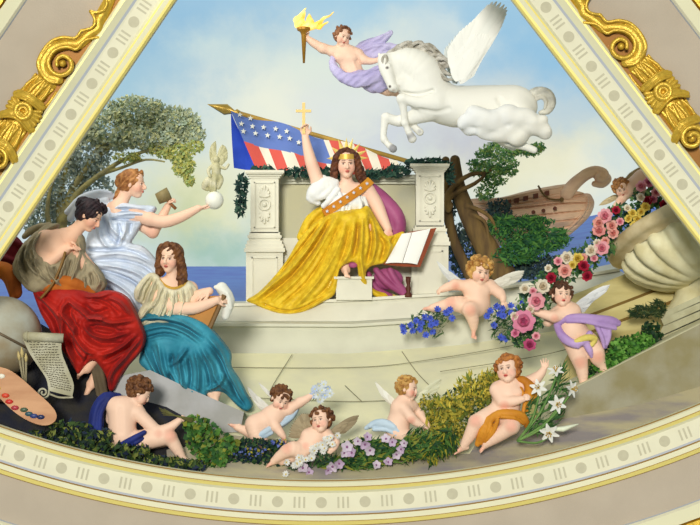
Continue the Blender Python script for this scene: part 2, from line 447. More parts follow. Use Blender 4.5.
def wing(name, root, tips, m, Y, parent, w=2.2, cover=10, thick=.5, z0=0.0, cols=((245, 243, 235), (205, 205, 200))):
    """Feathers fan from the root along the tips (x, y, z); each feather a slim solid blade, shorter coverts over their roots."""
    mb = MB(); root = np.array(root, float); T = np.array(tips, float)
    P = smooth_path([tuple(t) + (1,) for t in T], 4)[:, :3]; n = len(P)
    rnd = random.Random(int(abs(root[0] * 7 + root[1])))
    def blade(a, b, wd, zz, c):
        t = b - a; L = np.linalg.norm(t); t = t / L; v = U(np.cross(t, (0, 0, 1))); V = []; K = 7
        bend = v * L * .05
        for i in range(K):
            s = i / (K - 1); ww = wd * (.35 + .65 * math.sin(math.pi * min(1, s * .75 + .15))) * (1 if i < K - 1 else .25)
            ctr = a + t * L * s + bend * math.sin(math.pi * s)
            for q, dz in ((-1, 0), (0, thick), (1, 0), (0, -thick * .5)):
                p = ctr + v * q * ww * .5; V.append(W(p[0], p[1], Y, p[2] + zz + dz))
        F = [(i*4+j, (i+1)*4+j, (i+1)*4+(j+1) % 4, i*4+(j+1) % 4) for i in range(K-1) for j in range(4)] + [(3, 2, 1, 0), tuple(range(4*K-4, 4*K))]
        mb.add(V, F, c)
    c0, c1 = np.array(lin(cols[0])), np.array(lin(cols[1]))
    for i in range(n):
        f = i / max(1, n - 1)
        blade(root + (P[i] - root) * .12, P[i], w, z0 - .25 * i % .9, c1 + (c0 - c1) * rnd.uniform(.2, 1))
    for q, L, zz in ((.62, 1.0, .7), (.4, 1.1, 1.2)):
        for i in range(0, n, 1):
            blade(root, root + (P[i] - root) * q * rnd.uniform(.9, 1.08), w * 1.05, z0 + zz, c1 + (c0 - c1) * rnd.uniform(.55, 1))
    return mb.build(name, m, parent, False, col=True)

# ------------------------------------------------------------------ leaves and flowers
def leaves(name, blobs, m, Y, parent=None, size=3.0, cols=((60, 100, 50),), seed=1, aspect=2.0, lean=None, fold=.25, shell=.55):
    """blobs: (x, y, z, rx, ry, rz, n). One mesh of small folded leaves."""
    rnd = np.random.default_rng(seed); Vs = []; Cs = []; L = np.array([lin(c) for c in cols], f32)
    for b in blobs:
        n = int(b[6]); v = rnd.normal(size=(n, 3)); v /= np.linalg.norm(v, axis=1)[:, None]
        rad = (shell + (1 - shell) * rnd.random(n))[:, None]
        c = np.array(b[:3]) + v * rad * np.array(b[3:6])
        d = rnd.normal(size=(n, 3)); d += v * .6
        if lean is not None: d = d * .55 + np.array(lean)
        d /= np.linalg.norm(d, axis=1)[:, None]
        nn = v + rnd.normal(size=(n, 3)) * .5 + np.array((0, -.25, .8)); w = np.cross(d, nn); w /= np.linalg.norm(w, axis=1)[:, None] + 1e-6
        up = np.cross(w, d)
        s = (size * rnd.uniform(.65, 1.3, n))[:, None]
        a = c - d * s * .5; e = c + d * s * .5; q = s / aspect * .5
        m1 = c - d * s * .08; 
        Vs.append(np.stack([a, m1 + w*q + up*q*fold, e, m1 - w*q + up*q*fold, m1], 1).reshape(-1, 3))
        j = rnd.integers(0, len(L), n); sh = rnd.uniform(.8, 1.2, n)[:, None]
        Cs.append(np.repeat(np.clip(L[j] * sh, 0, 1), 5, 0))
    V = np.concatenate(Vs); C = np.concatenate(Cs); n = len(V) // 5
    base = np.arange(n)[:, None] * 5
    F = np.concatenate([base + np.array((0, 4, 1)), base + np.array((1, 4, 2)), base + np.array((2, 4, 3)), base + np.array((3, 4, 0))])
    s = (DIST + Y) / FPX
    P = np.stack([(V[:, 0] - 350) * s, Y - V[:, 2] * s, (262.5 - V[:, 1]) * s], 1)
    return mesh(name, P, F, m, parent, False, C)

def petal(mb, o, d, n, L, w, cup, c, K=4):
    """A curved petal from o along d, facing n."""
    o = np.array(o, float); d = U(d); n = U(np.array(n) - d * (np.dot(n, d))); v = np.cross(d, n); V = []
    for i in range(K + 1):
        s = i / K; ww = w * math.sin(math.pi * (.12 + .80 * s)) if i < K else w * .35
        lift = cup * L * s * s
        for q in (-1, 0, 1):
            V.append(o + d * L * s + n * (lift + abs(q) * w * .18) + v * q * ww * .5)
    F = [(i*3+j, i*3+j+1, i*3+j+4, i*3+j+3) for i in range(K) for j in (0, 1)]
    mb.add(V, F, c)

def flower(name, kind, r, c, c2, m, loc, face=(0, -1, .2), parent=None, seed=0):
    """One blossom of radius r (m) at loc, facing 'face'; its own mesh."""
    rnd = random.Random(seed); f = U(face); a = U(np.cross(f, (.3, .1, 1))); b = np.cross(f, a); mb = MB(); o = np.array(loc, float)
    c, c2 = np.array(lin(c)), np.array(lin(c2))
    if kind == 'rose':
        for ring, (n, L, lift, cup) in enumerate(((7, 1.0, .15, .25), (6, .78, .55, .45), (5, .55, 1.1, .5), (4, .34, 2.0, .4))):
            for i in range(n):
                q = 2 * math.pi * (i + ring * .4) / n + rnd.uniform(-.1, .1); d = a * math.cos(q) + b * math.sin(q)
                petal(mb, o + f * r * .12 * ring, d + f * lift, f - d * .2, L * r, r * (.95, .85, .7, .5)[ring], cup, c + (c2 - c) * (ring / 3 * .8 + rnd.uniform(0, .25)))
        mb.ball(o + f * r * .3, r * .3, 8, c2)
        mb.ball(o - f * r * .1, r * .45, 8, c)
    elif kind == 'lily':
        for i in range(6):
            q = 2 * math.pi * i / 6; d = a * math.cos(q) + b * math.sin(q)
            petal(mb, o, d + f * .45, f, r * 1.05, r * .5, -.3, c, 6)
        for i in range(6):
            q = 2 * math.pi * (i + .5) / 6; d = a * math.cos(q) + b * math.sin(q)
            mb.tube([o, o + (d * .25 + f * .7) * r], r * .03, 4, c2); mb.ball(o + (d * .27 + f * .72) * r, r * .08, 6, c2)
        mb.ball(o, r * .16, 6, np.array(lin((190, 205, 120))))
    else:
        n = {'daisy': 9, 'corn': 8, 'five': 5}[kind]
        for i in range(n):
            q = 2 * math.pi * i / n + rnd.uniform(-.15, .15); d = a * math.cos(q) + b * math.sin(q)
            petal(mb, o, d + f * rnd.uniform(.1, .4), f, r, r * {'daisy': .5, 'corn': .55, 'five': .95}[kind], .1, c * rnd.uniform(.85, 1.0), 3)
        mb.ball(o + f * r * .08, r * .24, 6, c2)
    return mb.build(name, m, parent, True, col=True)
# ================================================================== camera, light, sky
cam = bpy.data.objects.new('camera', bpy.data.cameras.new('camera')); COL.objects.link(cam)
cam.location = (0, -DIST, 0); cam.rotation_euler = (math.pi / 2, 0, 0)
cam.data.sensor_width = 36; cam.data.lens = FPX / 700 * 36; cam.data.clip_end = 2000
SC.camera = cam
SC.view_settings.view_transform = 'Standard'; SC.view_settings.look = 'None'
SC.view_settings.exposure = 0.0; SC.view_settings.gamma = 1.0; SC.view_settings.use_curve_mapping = False

def lamp(name, kind, loc, aim, energy, color=(1, 1, 1), size=1, size_y=None):
    d = bpy.data.lights.new(name, kind); d.energy = energy; d.color = color
    if kind == 'SUN': d.angle = math.radians(size)
    elif kind == 'AREA':
        d.size = size
        if size_y: d.shape = 'RECTANGLE'; d.size_y = size_y
    o = bpy.data.objects.new(name, d); COL.objects.link(o); o.location = loc
    from mathutils import Vector
    o.rotation_euler = (Vector(aim) - Vector(loc)).to_track_quat('-Z', 'Y').to_euler()
    return o
lamp('sun', 'SUN', (-1.8, -14, 3.4), (0.0, 2, 0), 2.75, (1.0, .96, .88), 10)
# added area light, out of view behind the left reveal, to brighten the niche
lamp('added_fill_light', 'AREA', (-3.3, .75, 3.7), (0.6, 5.0, -.6), 95, (1.0, .97, .9), 3.2, .8)

def make_world():
    w = bpy.data.worlds.new('sky'); SC.world = w; w.use_nodes = True; nt = w.node_tree
    bg = nt.nodes['Background']; N = nt.nodes.new; L = nt.links.new
    tc = N('ShaderNodeTexCoord'); sp = N('ShaderNodeSeparateXYZ')
    nz = N('ShaderNodeTexNoise'); nz.inputs['Scale'].default_value = 20; nz.inputs['Detail'].default_value = 7; nz.inputs['Roughness'].default_value = .62
    L(tc.outputs['Generated'], nz.inputs['Vector'])
    ns = N('ShaderNodeSeparateColor'); L(nz.outputs['Color'], ns.inputs[0])
    L(tc.outputs['Generated'], sp.inputs[0])
    def M(op, a, b=None, c=None):
        n = N('ShaderNodeMath'); n.operation = op
        for i, v in enumerate((a, b, c)):
            if v is None: continue
            if isinstance(v, (int, float)): n.inputs[i].default_value = v
            else: L(v, n.inputs[i])
        return n.outputs[0]
    ymax = M('MAXIMUM', sp.outputs['Y'], .08)
    az = M('MULTIPLY_ADD', M('DIVIDE', sp.outputs['X'], ymax), FPX, 350)        # bearing and height of the clouds
    el = M('MULTIPLY_ADD', M('DIVIDE', sp.outputs['Z'], ymax), -FPX, 262.5)
    az = M('MULTIPLY_ADD', M('SUBTRACT', ns.outputs[0], .5), 190, az)
    el = M('MULTIPLY_ADD', M('SUBTRACT', ns.outputs[1], .5), 120, el)
    col = N('ShaderNodeRGB'); col.outputs[0].default_value = (*lin((206, 222, 226)), 1); cur = col.outputs[0]
    for cx, cy, sx, sy, c, a in SKY:
        dx = M('DIVIDE', M('SUBTRACT', az, cx), sx); dy = M('DIVIDE', M('SUBTRACT', el, cy), sy)
        r2 = M('ADD', M('MULTIPLY', dx, dx), M('MULTIPLY', dy, dy))
        fac = M('MULTIPLY', M('EXPONENT', M('MULTIPLY', r2, -1)), a)
        mx = N('ShaderNodeMix'); mx.data_type = 'RGBA'; L(fac, mx.inputs['Factor']); L(cur, mx.inputs[6]); mx.inputs[7].default_value = (*lin(c), 1); cur = mx.outputs[2]
    # the sky is brightest ahead and dimmer towards the south
    dim = N('ShaderNodeMapRange'); dim.interpolation_type = 'SMOOTHSTEP'; L(sp.outputs['Y'], dim.inputs['Value'])
    for k_, v_ in (('From Min', -.2), ('From Max', .85), ('To Min', .42), ('To Max', 1.0)): dim.inputs[k_].default_value = v_
    L(dim.outputs[0], bg.inputs['Strength'])
    L(cur, bg.inputs['Color'])
SKY = [
    (180, 40, 140, 95, (138, 186, 218), 1.0), (130, 95, 60, 40, (160, 200, 218), .8), (400, -10, 200, 45, (160, 204, 228), .9),
    (545, 60, 80, 95, (146, 194, 224), 1.0), (250, 30, 60, 18, (186, 212, 222), .7), (215, 55, 50, 20, (196, 220, 222), .7),
    (305, 108, 95, 62, (246, 246, 222), 1.0), (330, 60, 60, 35, (226, 236, 222), .8), (240, 140, 60, 50, (236, 240, 222), .8),
    (420, 110, 100, 45, (216, 224, 222), .9), (375, 95, 40, 20, (226, 232, 228), .8), (525, 168, 95, 42, (234, 232, 196), 1.0),
    (570, 190, 50, 40, (240, 238, 214), .8), (470, 150, 50, 20, (190, 192, 208), .7), (390, 140, 50, 18, (206, 212, 222), .7),
    (205, 200, 62, 50, (232, 232, 190), .95), (215, 245, 60, 26, (160, 196, 184), .9), (170, 215, 40, 30, (200, 208, 160), .7),
    (530, 110, 50, 30, (196, 212, 216), .7), (620, 160, 40, 40, (206, 222, 224), .7), (465, 40, 50, 14, (214, 228, 226), .7)]
make_world()

# ================================================================== the vault: mouldings round the opening
PL = np.array((175., 0.)), U((-.562, .827)), U((-.827, -.562))      # left moulding: a point, along, outward
PR = np.array((513., 0.)), U((.610, .793)), U((.793, -.610))
AC, AR = np.array((321., -490.)), 971.0

def cross_lines(d):
    a, ta, na = PL; b, tb, nb = PR
    p, q = a + na * d, b + nb * d
    M_ = np.array([ta, -tb]).T; t = np.linalg.solve(M_, q - p)
    return p + ta * t[0]
def cross_arc(line, d):
    p, t, n = line; p = p + n * d; R = AR + d
    m = p - AC; b = m @ t; c = m @ m - R * R
    return p + t * (-b + math.sqrt(b * b - c))
def rail(side, d):
    if side == 'L': a, b = cross_lines(d), cross_arc(PL, d); return [a + (b - a) * i / 12 for i in range(13)]
    if side == 'R': a, b = cross_lines(d), cross_arc(PR, d); return [a + (b - a) * i / 12 for i in range(13)]
    a, b = cross_arc(PL, d), cross_arc(PR, d); R = AR + d
    q0 = math.atan2(a[1] - AC[1], a[0] - AC[0]); q1 = math.atan2(b[1] - AC[1], b[0] - AC[0])
    return [AC + R * np.array((math.cos(q0 + (q1 - q0) * i / 72), math.sin(q0 + (q1 - q0) * i / 72))) for i in range(73)]
def loft(name, side, prof, mats, kind='structure'):
    """prof: (d outward, z towards the room, material of the strip that follows)."""
    V = []; F = []; mi = []; rows = []
    for d, z, q in prof:
        r = rail(side, d); rows.append(len(V)); V += [W(p[0], p[1], 0, z) for p in r]
    n = len(r)
    for i in range(len(prof) - 1):
        for j in range(n - 1):
            f = (rows[i]+j, rows[i]+j+1, rows[i+1]+j+1, rows[i+1]+j); F.append(f if side != 'R' else f[::-1]); mi.append(prof[i][2])
    o = mesh(name, V, F, mats, None, False, None, mi); o['kind'] = kind
    return o

cream = mat('cream_paint', (218, 213, 176), .5, var=.06, vscale=3, bump=.05)
frieze = mat('frieze_paint', (224, 219, 190), .6, var=.08, vscale=4)
goldline = mat('gilded_fillet', (248, 228, 130), .4, .05)
browned = mat('dark_fillet', (160, 120, 50), .5)
plaster = mat('plaster_mauve', (184, 170, 150), .8, var=.12, vscale=2.2, bump=.12, bscale=60)
groove = mat('grey_groove', (176, 180, 186), .7)
stencil = mat('stencil_grey', (194, 188, 160), .7, var=.1, vscale=20)
FM = [cream, frieze, goldline, browned, groove]
prof_in = [(-1, -8, 0), (-1, 2, 3), (0, 4, 0), (1, 6, 0), (5, 6, 3), (5.8, 6, 2), (9.5, 2.5, 0), (12, 1, 1), (31, 1, 4), (33, 2, 3), (34, 5, 0), (39, 6, 3), (39.7, 6, 2), (44, 2, 3), (45, 0, 3)]
prof_side = [(-1, -8, 0), (-1, 2, 2), (1, 5, 2), (3.5, 5.5, 0), (8, 5.5, 2), (10, 4.5, 0), (13, 1.5, 1), (29, 1.5, 1), (31, 2, 4), (33.5, 3, 0), (40, 6, 2), (42, 6, 0), (44.5, 4, 2), (46, 0, 3)]
for nm, sd, pf in (('trim_1', 'L', prof_side), ('trim_2', 'R', prof_side), ('trim_3', 'B', prof_in)):
    tr = loft(nm, sd, pf, FM)
    mb = MB(); mbb = MB()
    if sd == 'B':
        R = AR + 21.5; step = 43.8; sgn = 1
        ks = range(-18, 19)
        def place(u, d):
            q = math.pi / 2 - (u - 43.5) / (AR + 21.5)
            r = np.array((math.cos(q), math.sin(q))); return AC + r * (AR + d), np.array((r[1], -r[0])), r
        base = 21.5; z = 1.15
    else:
        ln = PL if sd == 'L' else PR; step = 37.2; ks = range(-6, 16)
        off = 41.4 if sd == 'L' else 26.0
        def place(u, d, ln=ln, off=off): return ln[0] + ln[1] * (u + off) + ln[2] * d, ln[1], ln[2]
        base = 21.5; z = 1.65
    for k in ks:
        p, t, n = place(k * step, base); V = []
        for zz in (z, z - 1):
            V += [W(*(p + (t * math.cos(a) + n * math.sin(a)) * 5.6), 0, zz) for a in [2 * math.pi * i / 20 for i in range(20)]]
        mb.add(V, [tuple(range(20)), *[(i, 20 + i, 20 + (i + 1) % 20, (i + 1) % 20) for i in range(20)]])
        for j in (-1, 0, 1):
            p, t, n = place(k * step + step / 2 + j * 4.8, base); V = []
            for zz in (z, z - 1):
                V += [W(*(p + t * a * 1.0 + n * b * 5.6), 0, zz) for a, b in ((-1, -1), (1, -1), (1, 1), (-1, 1))]
            mb.add(V, [(0, 1, 2, 3), *[(i, 4 + i, 4 + (i + 1) % 4, (i + 1) % 4) for i in range(4)]])
    mb.build('stencil_pattern', stencil, tr, False)
for nm, sd, d0 in (('wall_left', 'L', 122), ('wall_right', 'R', 124), ('wall_lower', 'B', 88)):
    loft(nm, sd, [(44, 0, 0), (d0, 0, 0)], [plaster])
gilt = mat('gilding', (216, 176, 58), .36, .4, var=.35, vscale=25, bump=.25, bscale=70)
for nm, sd, d0 in (('trim_4', 'L', 122), ('trim_5', 'R', 124), ('trim_6', 'B', 88)):
    loft(nm, sd, [(d0, 0, 2), (d0 + 1, 2, 1), (d0 + 3, 5, 0), (d0 + 16, 6, 3), (d0 + 17, 1, 3), (d0 + 18, 8, 3), (d0 + 60, 8, 3), (d0 + 400, 8, 3)], [cream, frieze, groove, gilt])

# ------------------------------------------------------------------ gilded relief mouldings on the plaster
gilt2 = mat('gilded_bronze', (128, 84, 24), .5, .5)
def ornament(line, shift, label):
    P0, t, n = line; t0, n0, p0 = PL[1], PL[2], PL[0]
    def c(x, y):
        a = (x - p0[0]) * t0[0] + (y - p0[1]) * t0[1] + shift; d = (x - p0[0]) * n0[0] + (y - p0[1]) * n0[1]
        return P0 + t * a + n * d
    def st(*q, k=.35): return ('s', [(*c(x, y), z * 1.35, r) for x, y, z, r in q], k)
    def ball(x, y, z, r, rz): p = c(x, y); return ('e', (p[0], p[1], z), (r, r, rz), np.eye(3), .6)
    root = thing('gilded_scroll_ornament', W(*c(50, 70), 0, 0), label, 'ornament', 'gilded scroll reliefs beside the mural')
    # backing plate
    out = [(118, -6), (108, 12), (97, 30), (80, 44), (60, 44), (46, 58), (44, 74), (28, 96), (10, 112), (-6, 140), (-12, 190), (2, 192), (48, 120), (82, 70), (130, 0)]
    out = [c(x, y) for x, y in out]
    V = [W(p[0], p[1], 0, 1.5) for p in out] + [W(p[0], p[1], 0, -.5) for p in out]; m_ = len(out)
    mesh('backing_plate', V, [tuple(range(m_))] + [(i, m_ + i, m_ + (i + 1) % m_, (i + 1) % m_) for i in range(m_)], gilt2, root, False)
    sculpt('scroll_band', [st((113, -8, 1, 5.5), (108, 4, 1, 6), (103, 14, 1, 6.5), (99, 22, 1, 6), (98, 29, 1, 6), (89, 35, 1, 6), (79, 44, 1, 6), (68, 44, 1, 6), (55, 48, 3, 6), (46.5, 58, 3, 6.5), (44, 68, 3, 6.5), (49, 77, 3, 6), (59, 80, 3, 5)),
        st((105, -6, 6, 1.6), (108, 4, 6.5, 1.6), (104.5, 11.5, 6.5, 1.6), (97, 13.5, 6, 1.6), (91.6, 12.5, 6, 1.8)), st((91.6, 12.5, 6, 1.8), (95, 18, 6, 1.6), (96, 24.5, 6.5, 1.6), (91.5, 29.5, 6.5, 1.6), (82.5, 31.5, 6, 1.6)),
        st((82.5, 31.5, 6, 1.6), (77, 38.5, 6, 1.6), (72, 39, 6, 1.6), (64, 38.2, 6, 1.7), (53, 42, 6, 1.8), (44, 52, 6, 1.8), (39, 64, 6, 1.8), (42, 73, 6, 1.8), (50, 82, 6, 1.8), (59, 83, 6, 1.6))], gilt, 0, root, .7)
    sculpt('volute', [st((99, 38, 4, 1.4), (86, 41, 5, 1.6), (77.5, 50, 5.5, 1.8), (70, 48, 6, 1.8), (62, 48.6, 6, 2), (54, 53, 6, 2.2), (49.5, 62, 6, 2.3), (52, 71, 6, 2.4), (60, 76, 6.5, 2.4), (68.5, 74, 7, 2.4), (73, 67.5, 7, 2.4), (71, 60.5, 7.5, 2.3), (64.5, 57, 8, 2.2), (58.5, 60.5, 8, 2), (58.6, 66.5, 8.5, 1.9)),
        ball(63.5, 64, 7, 3.8, 4)], gilt, 0, root, .6)
    rnd = random.Random(4)
    for blk, ((x0, y0), (x1, y1), w) in enumerate((((46, 83), (29, 102), 20), ((16, 126), (2, 150), 23))):
        rb = .68 * w; P = [st((x0, y0, -.3 * w / 1.35, rb), (x1, y1, -.3 * w / 1.35, rb), k=2)]
        ax = U((x1 - x0, y1 - y0)); px = np.array((-ax[1], ax[0]))
        for i in range(-4, 5):
            a = np.array((x0, y0)) + px * i * w * .17; b = np.array((x1, y1)) + px * i * w * .18; mid = (a + b) / 2 + px * (2.2 if i % 2 else -2)
            zz = max(1.0, math.sqrt(max(0, rb * rb - (i * w * .17) ** 2)) - .3 * w) / 1.35
            P.append(st((*a, zz, 1.2), (*mid, zz + .8, 1.8), (*b, zz, 1.3), k=.4))
        sculpt('acanthus_leaf', P, gilt, 0, root, .6)
    for q in (((17, 94), (30, 98), (43, 108)), ((1, 115), (19, 115.5), (33, 130)), ((-8, 140), (8, 146), (16, 160))):
        (a, b, e) = q
        sculpt('cuff', [st((*a, 4, 3.4), (*b, 8, 3.8), (*e, 4, 3.4)), st((a[0]-2, a[1]+3, 6, 1.3), (b[0]-2, b[1]+3, 11, 1.5), (e[0]-2, e[1]+3, 6, 1.3)), st((a[0]+2, a[1]-3, 6, 1.1), (b[0]+2, b[1]-3, 10, 1.2), (e[0]+2, e[1]-3, 6, 1.1))], gilt, 0, root, .6)
    P = [st(*[(-1 + (12.5 - t * .62) * math.cos(t * .6 + 3.4), 160 + (12.5 - t * .62) * math.sin(t * .6 + 3.4), 9 + t * .25, 2.4) for t in range(15)], k=.3), ball(-1, 160, 9, 4.4, 6)]
    sculpt('volute', P, gilt, 0, root, .6)
    for (x, y), r in (((25, 112), 7.5),):
        P = []
        for i in range(16):
            a = 2 * math.pi * i / 16; P.append(st((x + r * math.cos(a), y + r * math.sin(a), 9, 2.6), (x + r * math.cos(a + .4), y + r * math.sin(a + .4), 9, 2.6), k=.3))
        for i in (-2, -1, 0, 1, 2):
            for s in (1, -1):
                a = math.radians(214 + (0 if s > 0 else 180)) + i * .28
                P.append(st((x + 8 * math.cos(a), y + 8 * math.sin(a), 8, 1.6), (x + 17 * math.cos(a), y + 17 * math.sin(a), 6, 2.2), k=.3))
        P.append(ball(x, y, 9, r * .9, 5)); P.append(neg(ball(x, y, 15, r * .4, 6)))
        sculpt('rosette', P, gilt, 0, root, .6)
ornament(PL, 0, 'gilded scroll relief with spiral volute on the left plaster panel')
ornament(PR, -13, 'gilded scroll relief with spiral volute on the right plaster panel')

# ================================================================== ground, sea and stone
def curve_pts(line, xs):
    X = [p[0] for p in line]; return [np.interp(xs, X, [p[i] for p in line]) for i in (1, 2)]
def sheet(name, rows, m, kind=None, xs=None, down=0, n=40, smooth=False, parent=None):
    """rows: polylines of (x, y, Y), swept into one surface from the back row to the front row."""
    V = []; F = []
    for r in rows:
        x = np.linspace(r[0][0], r[-1][0], n); y, Y = curve_pts(r, x)
        V += [W(a, b, c) for a, b, c in zip(x, y, Y)]
    for i in range(len(rows) - 1):
        for j in range(n - 1): F.append((i*n+j, (i+1)*n+j, (i+1)*n+j+1, i*n+j+1))
    o = mesh(name, V, F, m, parent, smooth)
    if kind: o['kind'] = kind
    return o

water = mat('sea_water', (34, 92, 212), .45, c2=(58, 122, 222), vscale=1.2, stretch=(1, .3, 4), bump=.3, bscale=6)
sheet('sea', [[(-300, 266, 60), (250, 266.5, 60), (480, 240, 60), (600, 214, 60), (760, 185, 60)], [(-300, 320, 9), (250, 320, 9), (480, 300, 9), (620, 280, 9), (760, 260, 9)], [(-200, 360, 5), (250, 360, 5), (480, 330, 6), (620, 310, 6), (760, 300, 6)]], water, 'structure')
paving = mat('stone_paving', (230, 226, 186), .85, c2=(216, 213, 182), vscale=1.6, bump=.1, stretch=(1, 1, 2))
stone = mat('pale_marble', (206, 206, 186), .7, var=.12, vscale=3, bump=.08, bscale=18)
stone_w = mat('white_marble', (218, 216, 198), .6, var=.1, vscale=4, bump=.06, bscale=20)
stone_g = mat('grey_stone', (158, 154, 132), .8, c2=(140, 132, 96), vscale=2.5, bump=.15, bscale=25)
darkline = mat('stone_joint', (128, 124, 96), .9)
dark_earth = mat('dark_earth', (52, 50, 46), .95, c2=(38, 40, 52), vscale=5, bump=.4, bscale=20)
ground_mat = mat('mottled_ground', (182, 172, 138), .9, c2=(146, 138, 136), vscale=1.6, stretch=(1, 1, 5), bump=.15)  # brown with random purplish grey mottling
F3 = [(100, 353, 3.0), (350, 353.5, 3.0), (460, 345, 3.05), (522, 336, 3.2), (640, 318, 3.4)]
sheet('floor', [F3, [(40, 400, 1.9), (350, 402, 1.9), (520, 392, 1.9), (660, 372, 2.2)], [(-20, 430, 1.25), (350, 434, 1.25), (520, 424, 1.3), (680, 402, 1.5)], [(-80, 462, .75), (350, 464, .75), (520, 452, .75), (700, 440, .8)]], paving, 'structure')
sheet('ground', [[(-110, 400, 1.05), (60, 418, 1.05), (200, 432, 1.05), (350, 446, 1.05), (460, 444, 1.05), (560, 416, 1.05), (640, 400, 1.1), (780, 350, 1.2)], [(-130, 440, .6), (60, 450, .6), (350, 468, .6), (520, 458, .6), (780, 400, .6)], [(-150, 500, .02), (350, 505, .02), (560, 490, .02), (820, 430, .02)]], ground_mat, 'structure')
st = thing('stone_steps', W(350, 325, 3.1), 'broad curved pale marble steps below the throne', 'steps')
L1 = [(212, 303.5, 3.25), (248, 303, 3.25), (290, 300.5, 3.25), (350, 298.5, 3.25), (460, 292, 3.3), (540, 281, 3.5), (620, 268, 3.8)]
L1b = [(a, b + 3, c) for a, b, c in L1]
L2 = [(190, 321, 3.12), (350, 321.5, 3.12), (440, 316, 3.15), (520, 302, 3.3), (640, 281, 3.5)]
L2f = [(190, 323, 3.0), (350, 324, 3.0), (440, 318.5, 3.03), (522, 304.5, 3.18), (640, 283, 3.4)]
L2g = [(a, b + 3, c) for a, b, c in L2f]
L2h = [(a, b + 3.2, c + .06) for a, b, c in L2f]
F3b = [(a, b, c + .06) for a, b, c in F3]
back = [(212, 301.5, 4.6), (248, 301, 4.6), (350, 296.5, 4.6), (460, 290, 4.7), (540, 279, 4.9), (620, 262, 5.2)]
inset = lambda R, d: [(a, b, c + d) for a, b, c in R]
sheet('platform', [back, L1, L1b, inset(L1b, .04), inset(L2, .0)], stone_w, parent=st)
sheet('step', [inset(L2, .02), L2f, L2g, L2h, F3b], stone, parent=st)
# paving joints
pv = thing('paving_joints', W(330, 380, 2.2), 'thin dark joint lines in the pale paving below the steps', 'paving joint')
pv['kind'] = 'structure'; pv.name = 'floor_joints'
for pts in ([(170, 367, 2.62), (350, 368, 2.62), (437, 359, 2.66), (540, 341, 2.9)], [(292, 355, 2.9), (275, 382, 2.3), (268, 396, 1.95)], [(402, 352, 2.95), (418, 374, 2.45), (440, 396, 1.9)], [(345, 386, 2.2), (362, 402, 1.85)], [(440, 372, 2.3), (540, 356, 2.5), (600, 340, 2.75)], [(250, 398, 1.9), (350, 402, 1.85), (440, 398, 1.85)]):
    mb = MB(); pts = smooth_path([p + (1,) for p in pts], 6)[:, :3]
    mb.tube([np.array(W(p[0], p[1] - .4, p[2] - .03)) for p in pts], .0045, 5); mb.build('joint', darkline, pv)

# ------------------------------------------------------------------ throne
def pbox(mb, x0, y0, x1, y1, Y, dep, **k):
    a = W(x0, y1, Y); b = W(x1, y0, Y); mb.box((a[0], Y, a[2]), (b[0], Y + dep, b[2]), **k)
th = thing('stone_throne', W(350, 297, 3.8), 'pale marble throne with two carved pillars behind the seated crowned woman', 'throne')
mb = MB(); pbox(mb, 272, 183, 424, 300, 4.05, .25); mb.build('back_wall', mat('throne_wall', (196, 192, 158), .8, c2=(186, 184, 160), vscale=3), th, False)
mb = MB(); pbox(mb, 274, 174.5, 424, 178, 3.93, .4); pbox(mb, 274, 178, 424, 181, 3.96, .34); pbox(mb, 274, 181, 424, 184, 4.0, .3); mb.build('cornice', stone, th, False)
mb = MB(); pbox(mb, 280, 238, 424, 300, 3.72, .34); mb.build('seat', stone_w, th, False)
mb = MB(); pbox(mb, 336, 279, 372, 300, 3.2, .3); pbox(mb, 334, 276.5, 374, 279, 3.17, .36); mb.build('footstool', stone_w, th, False)
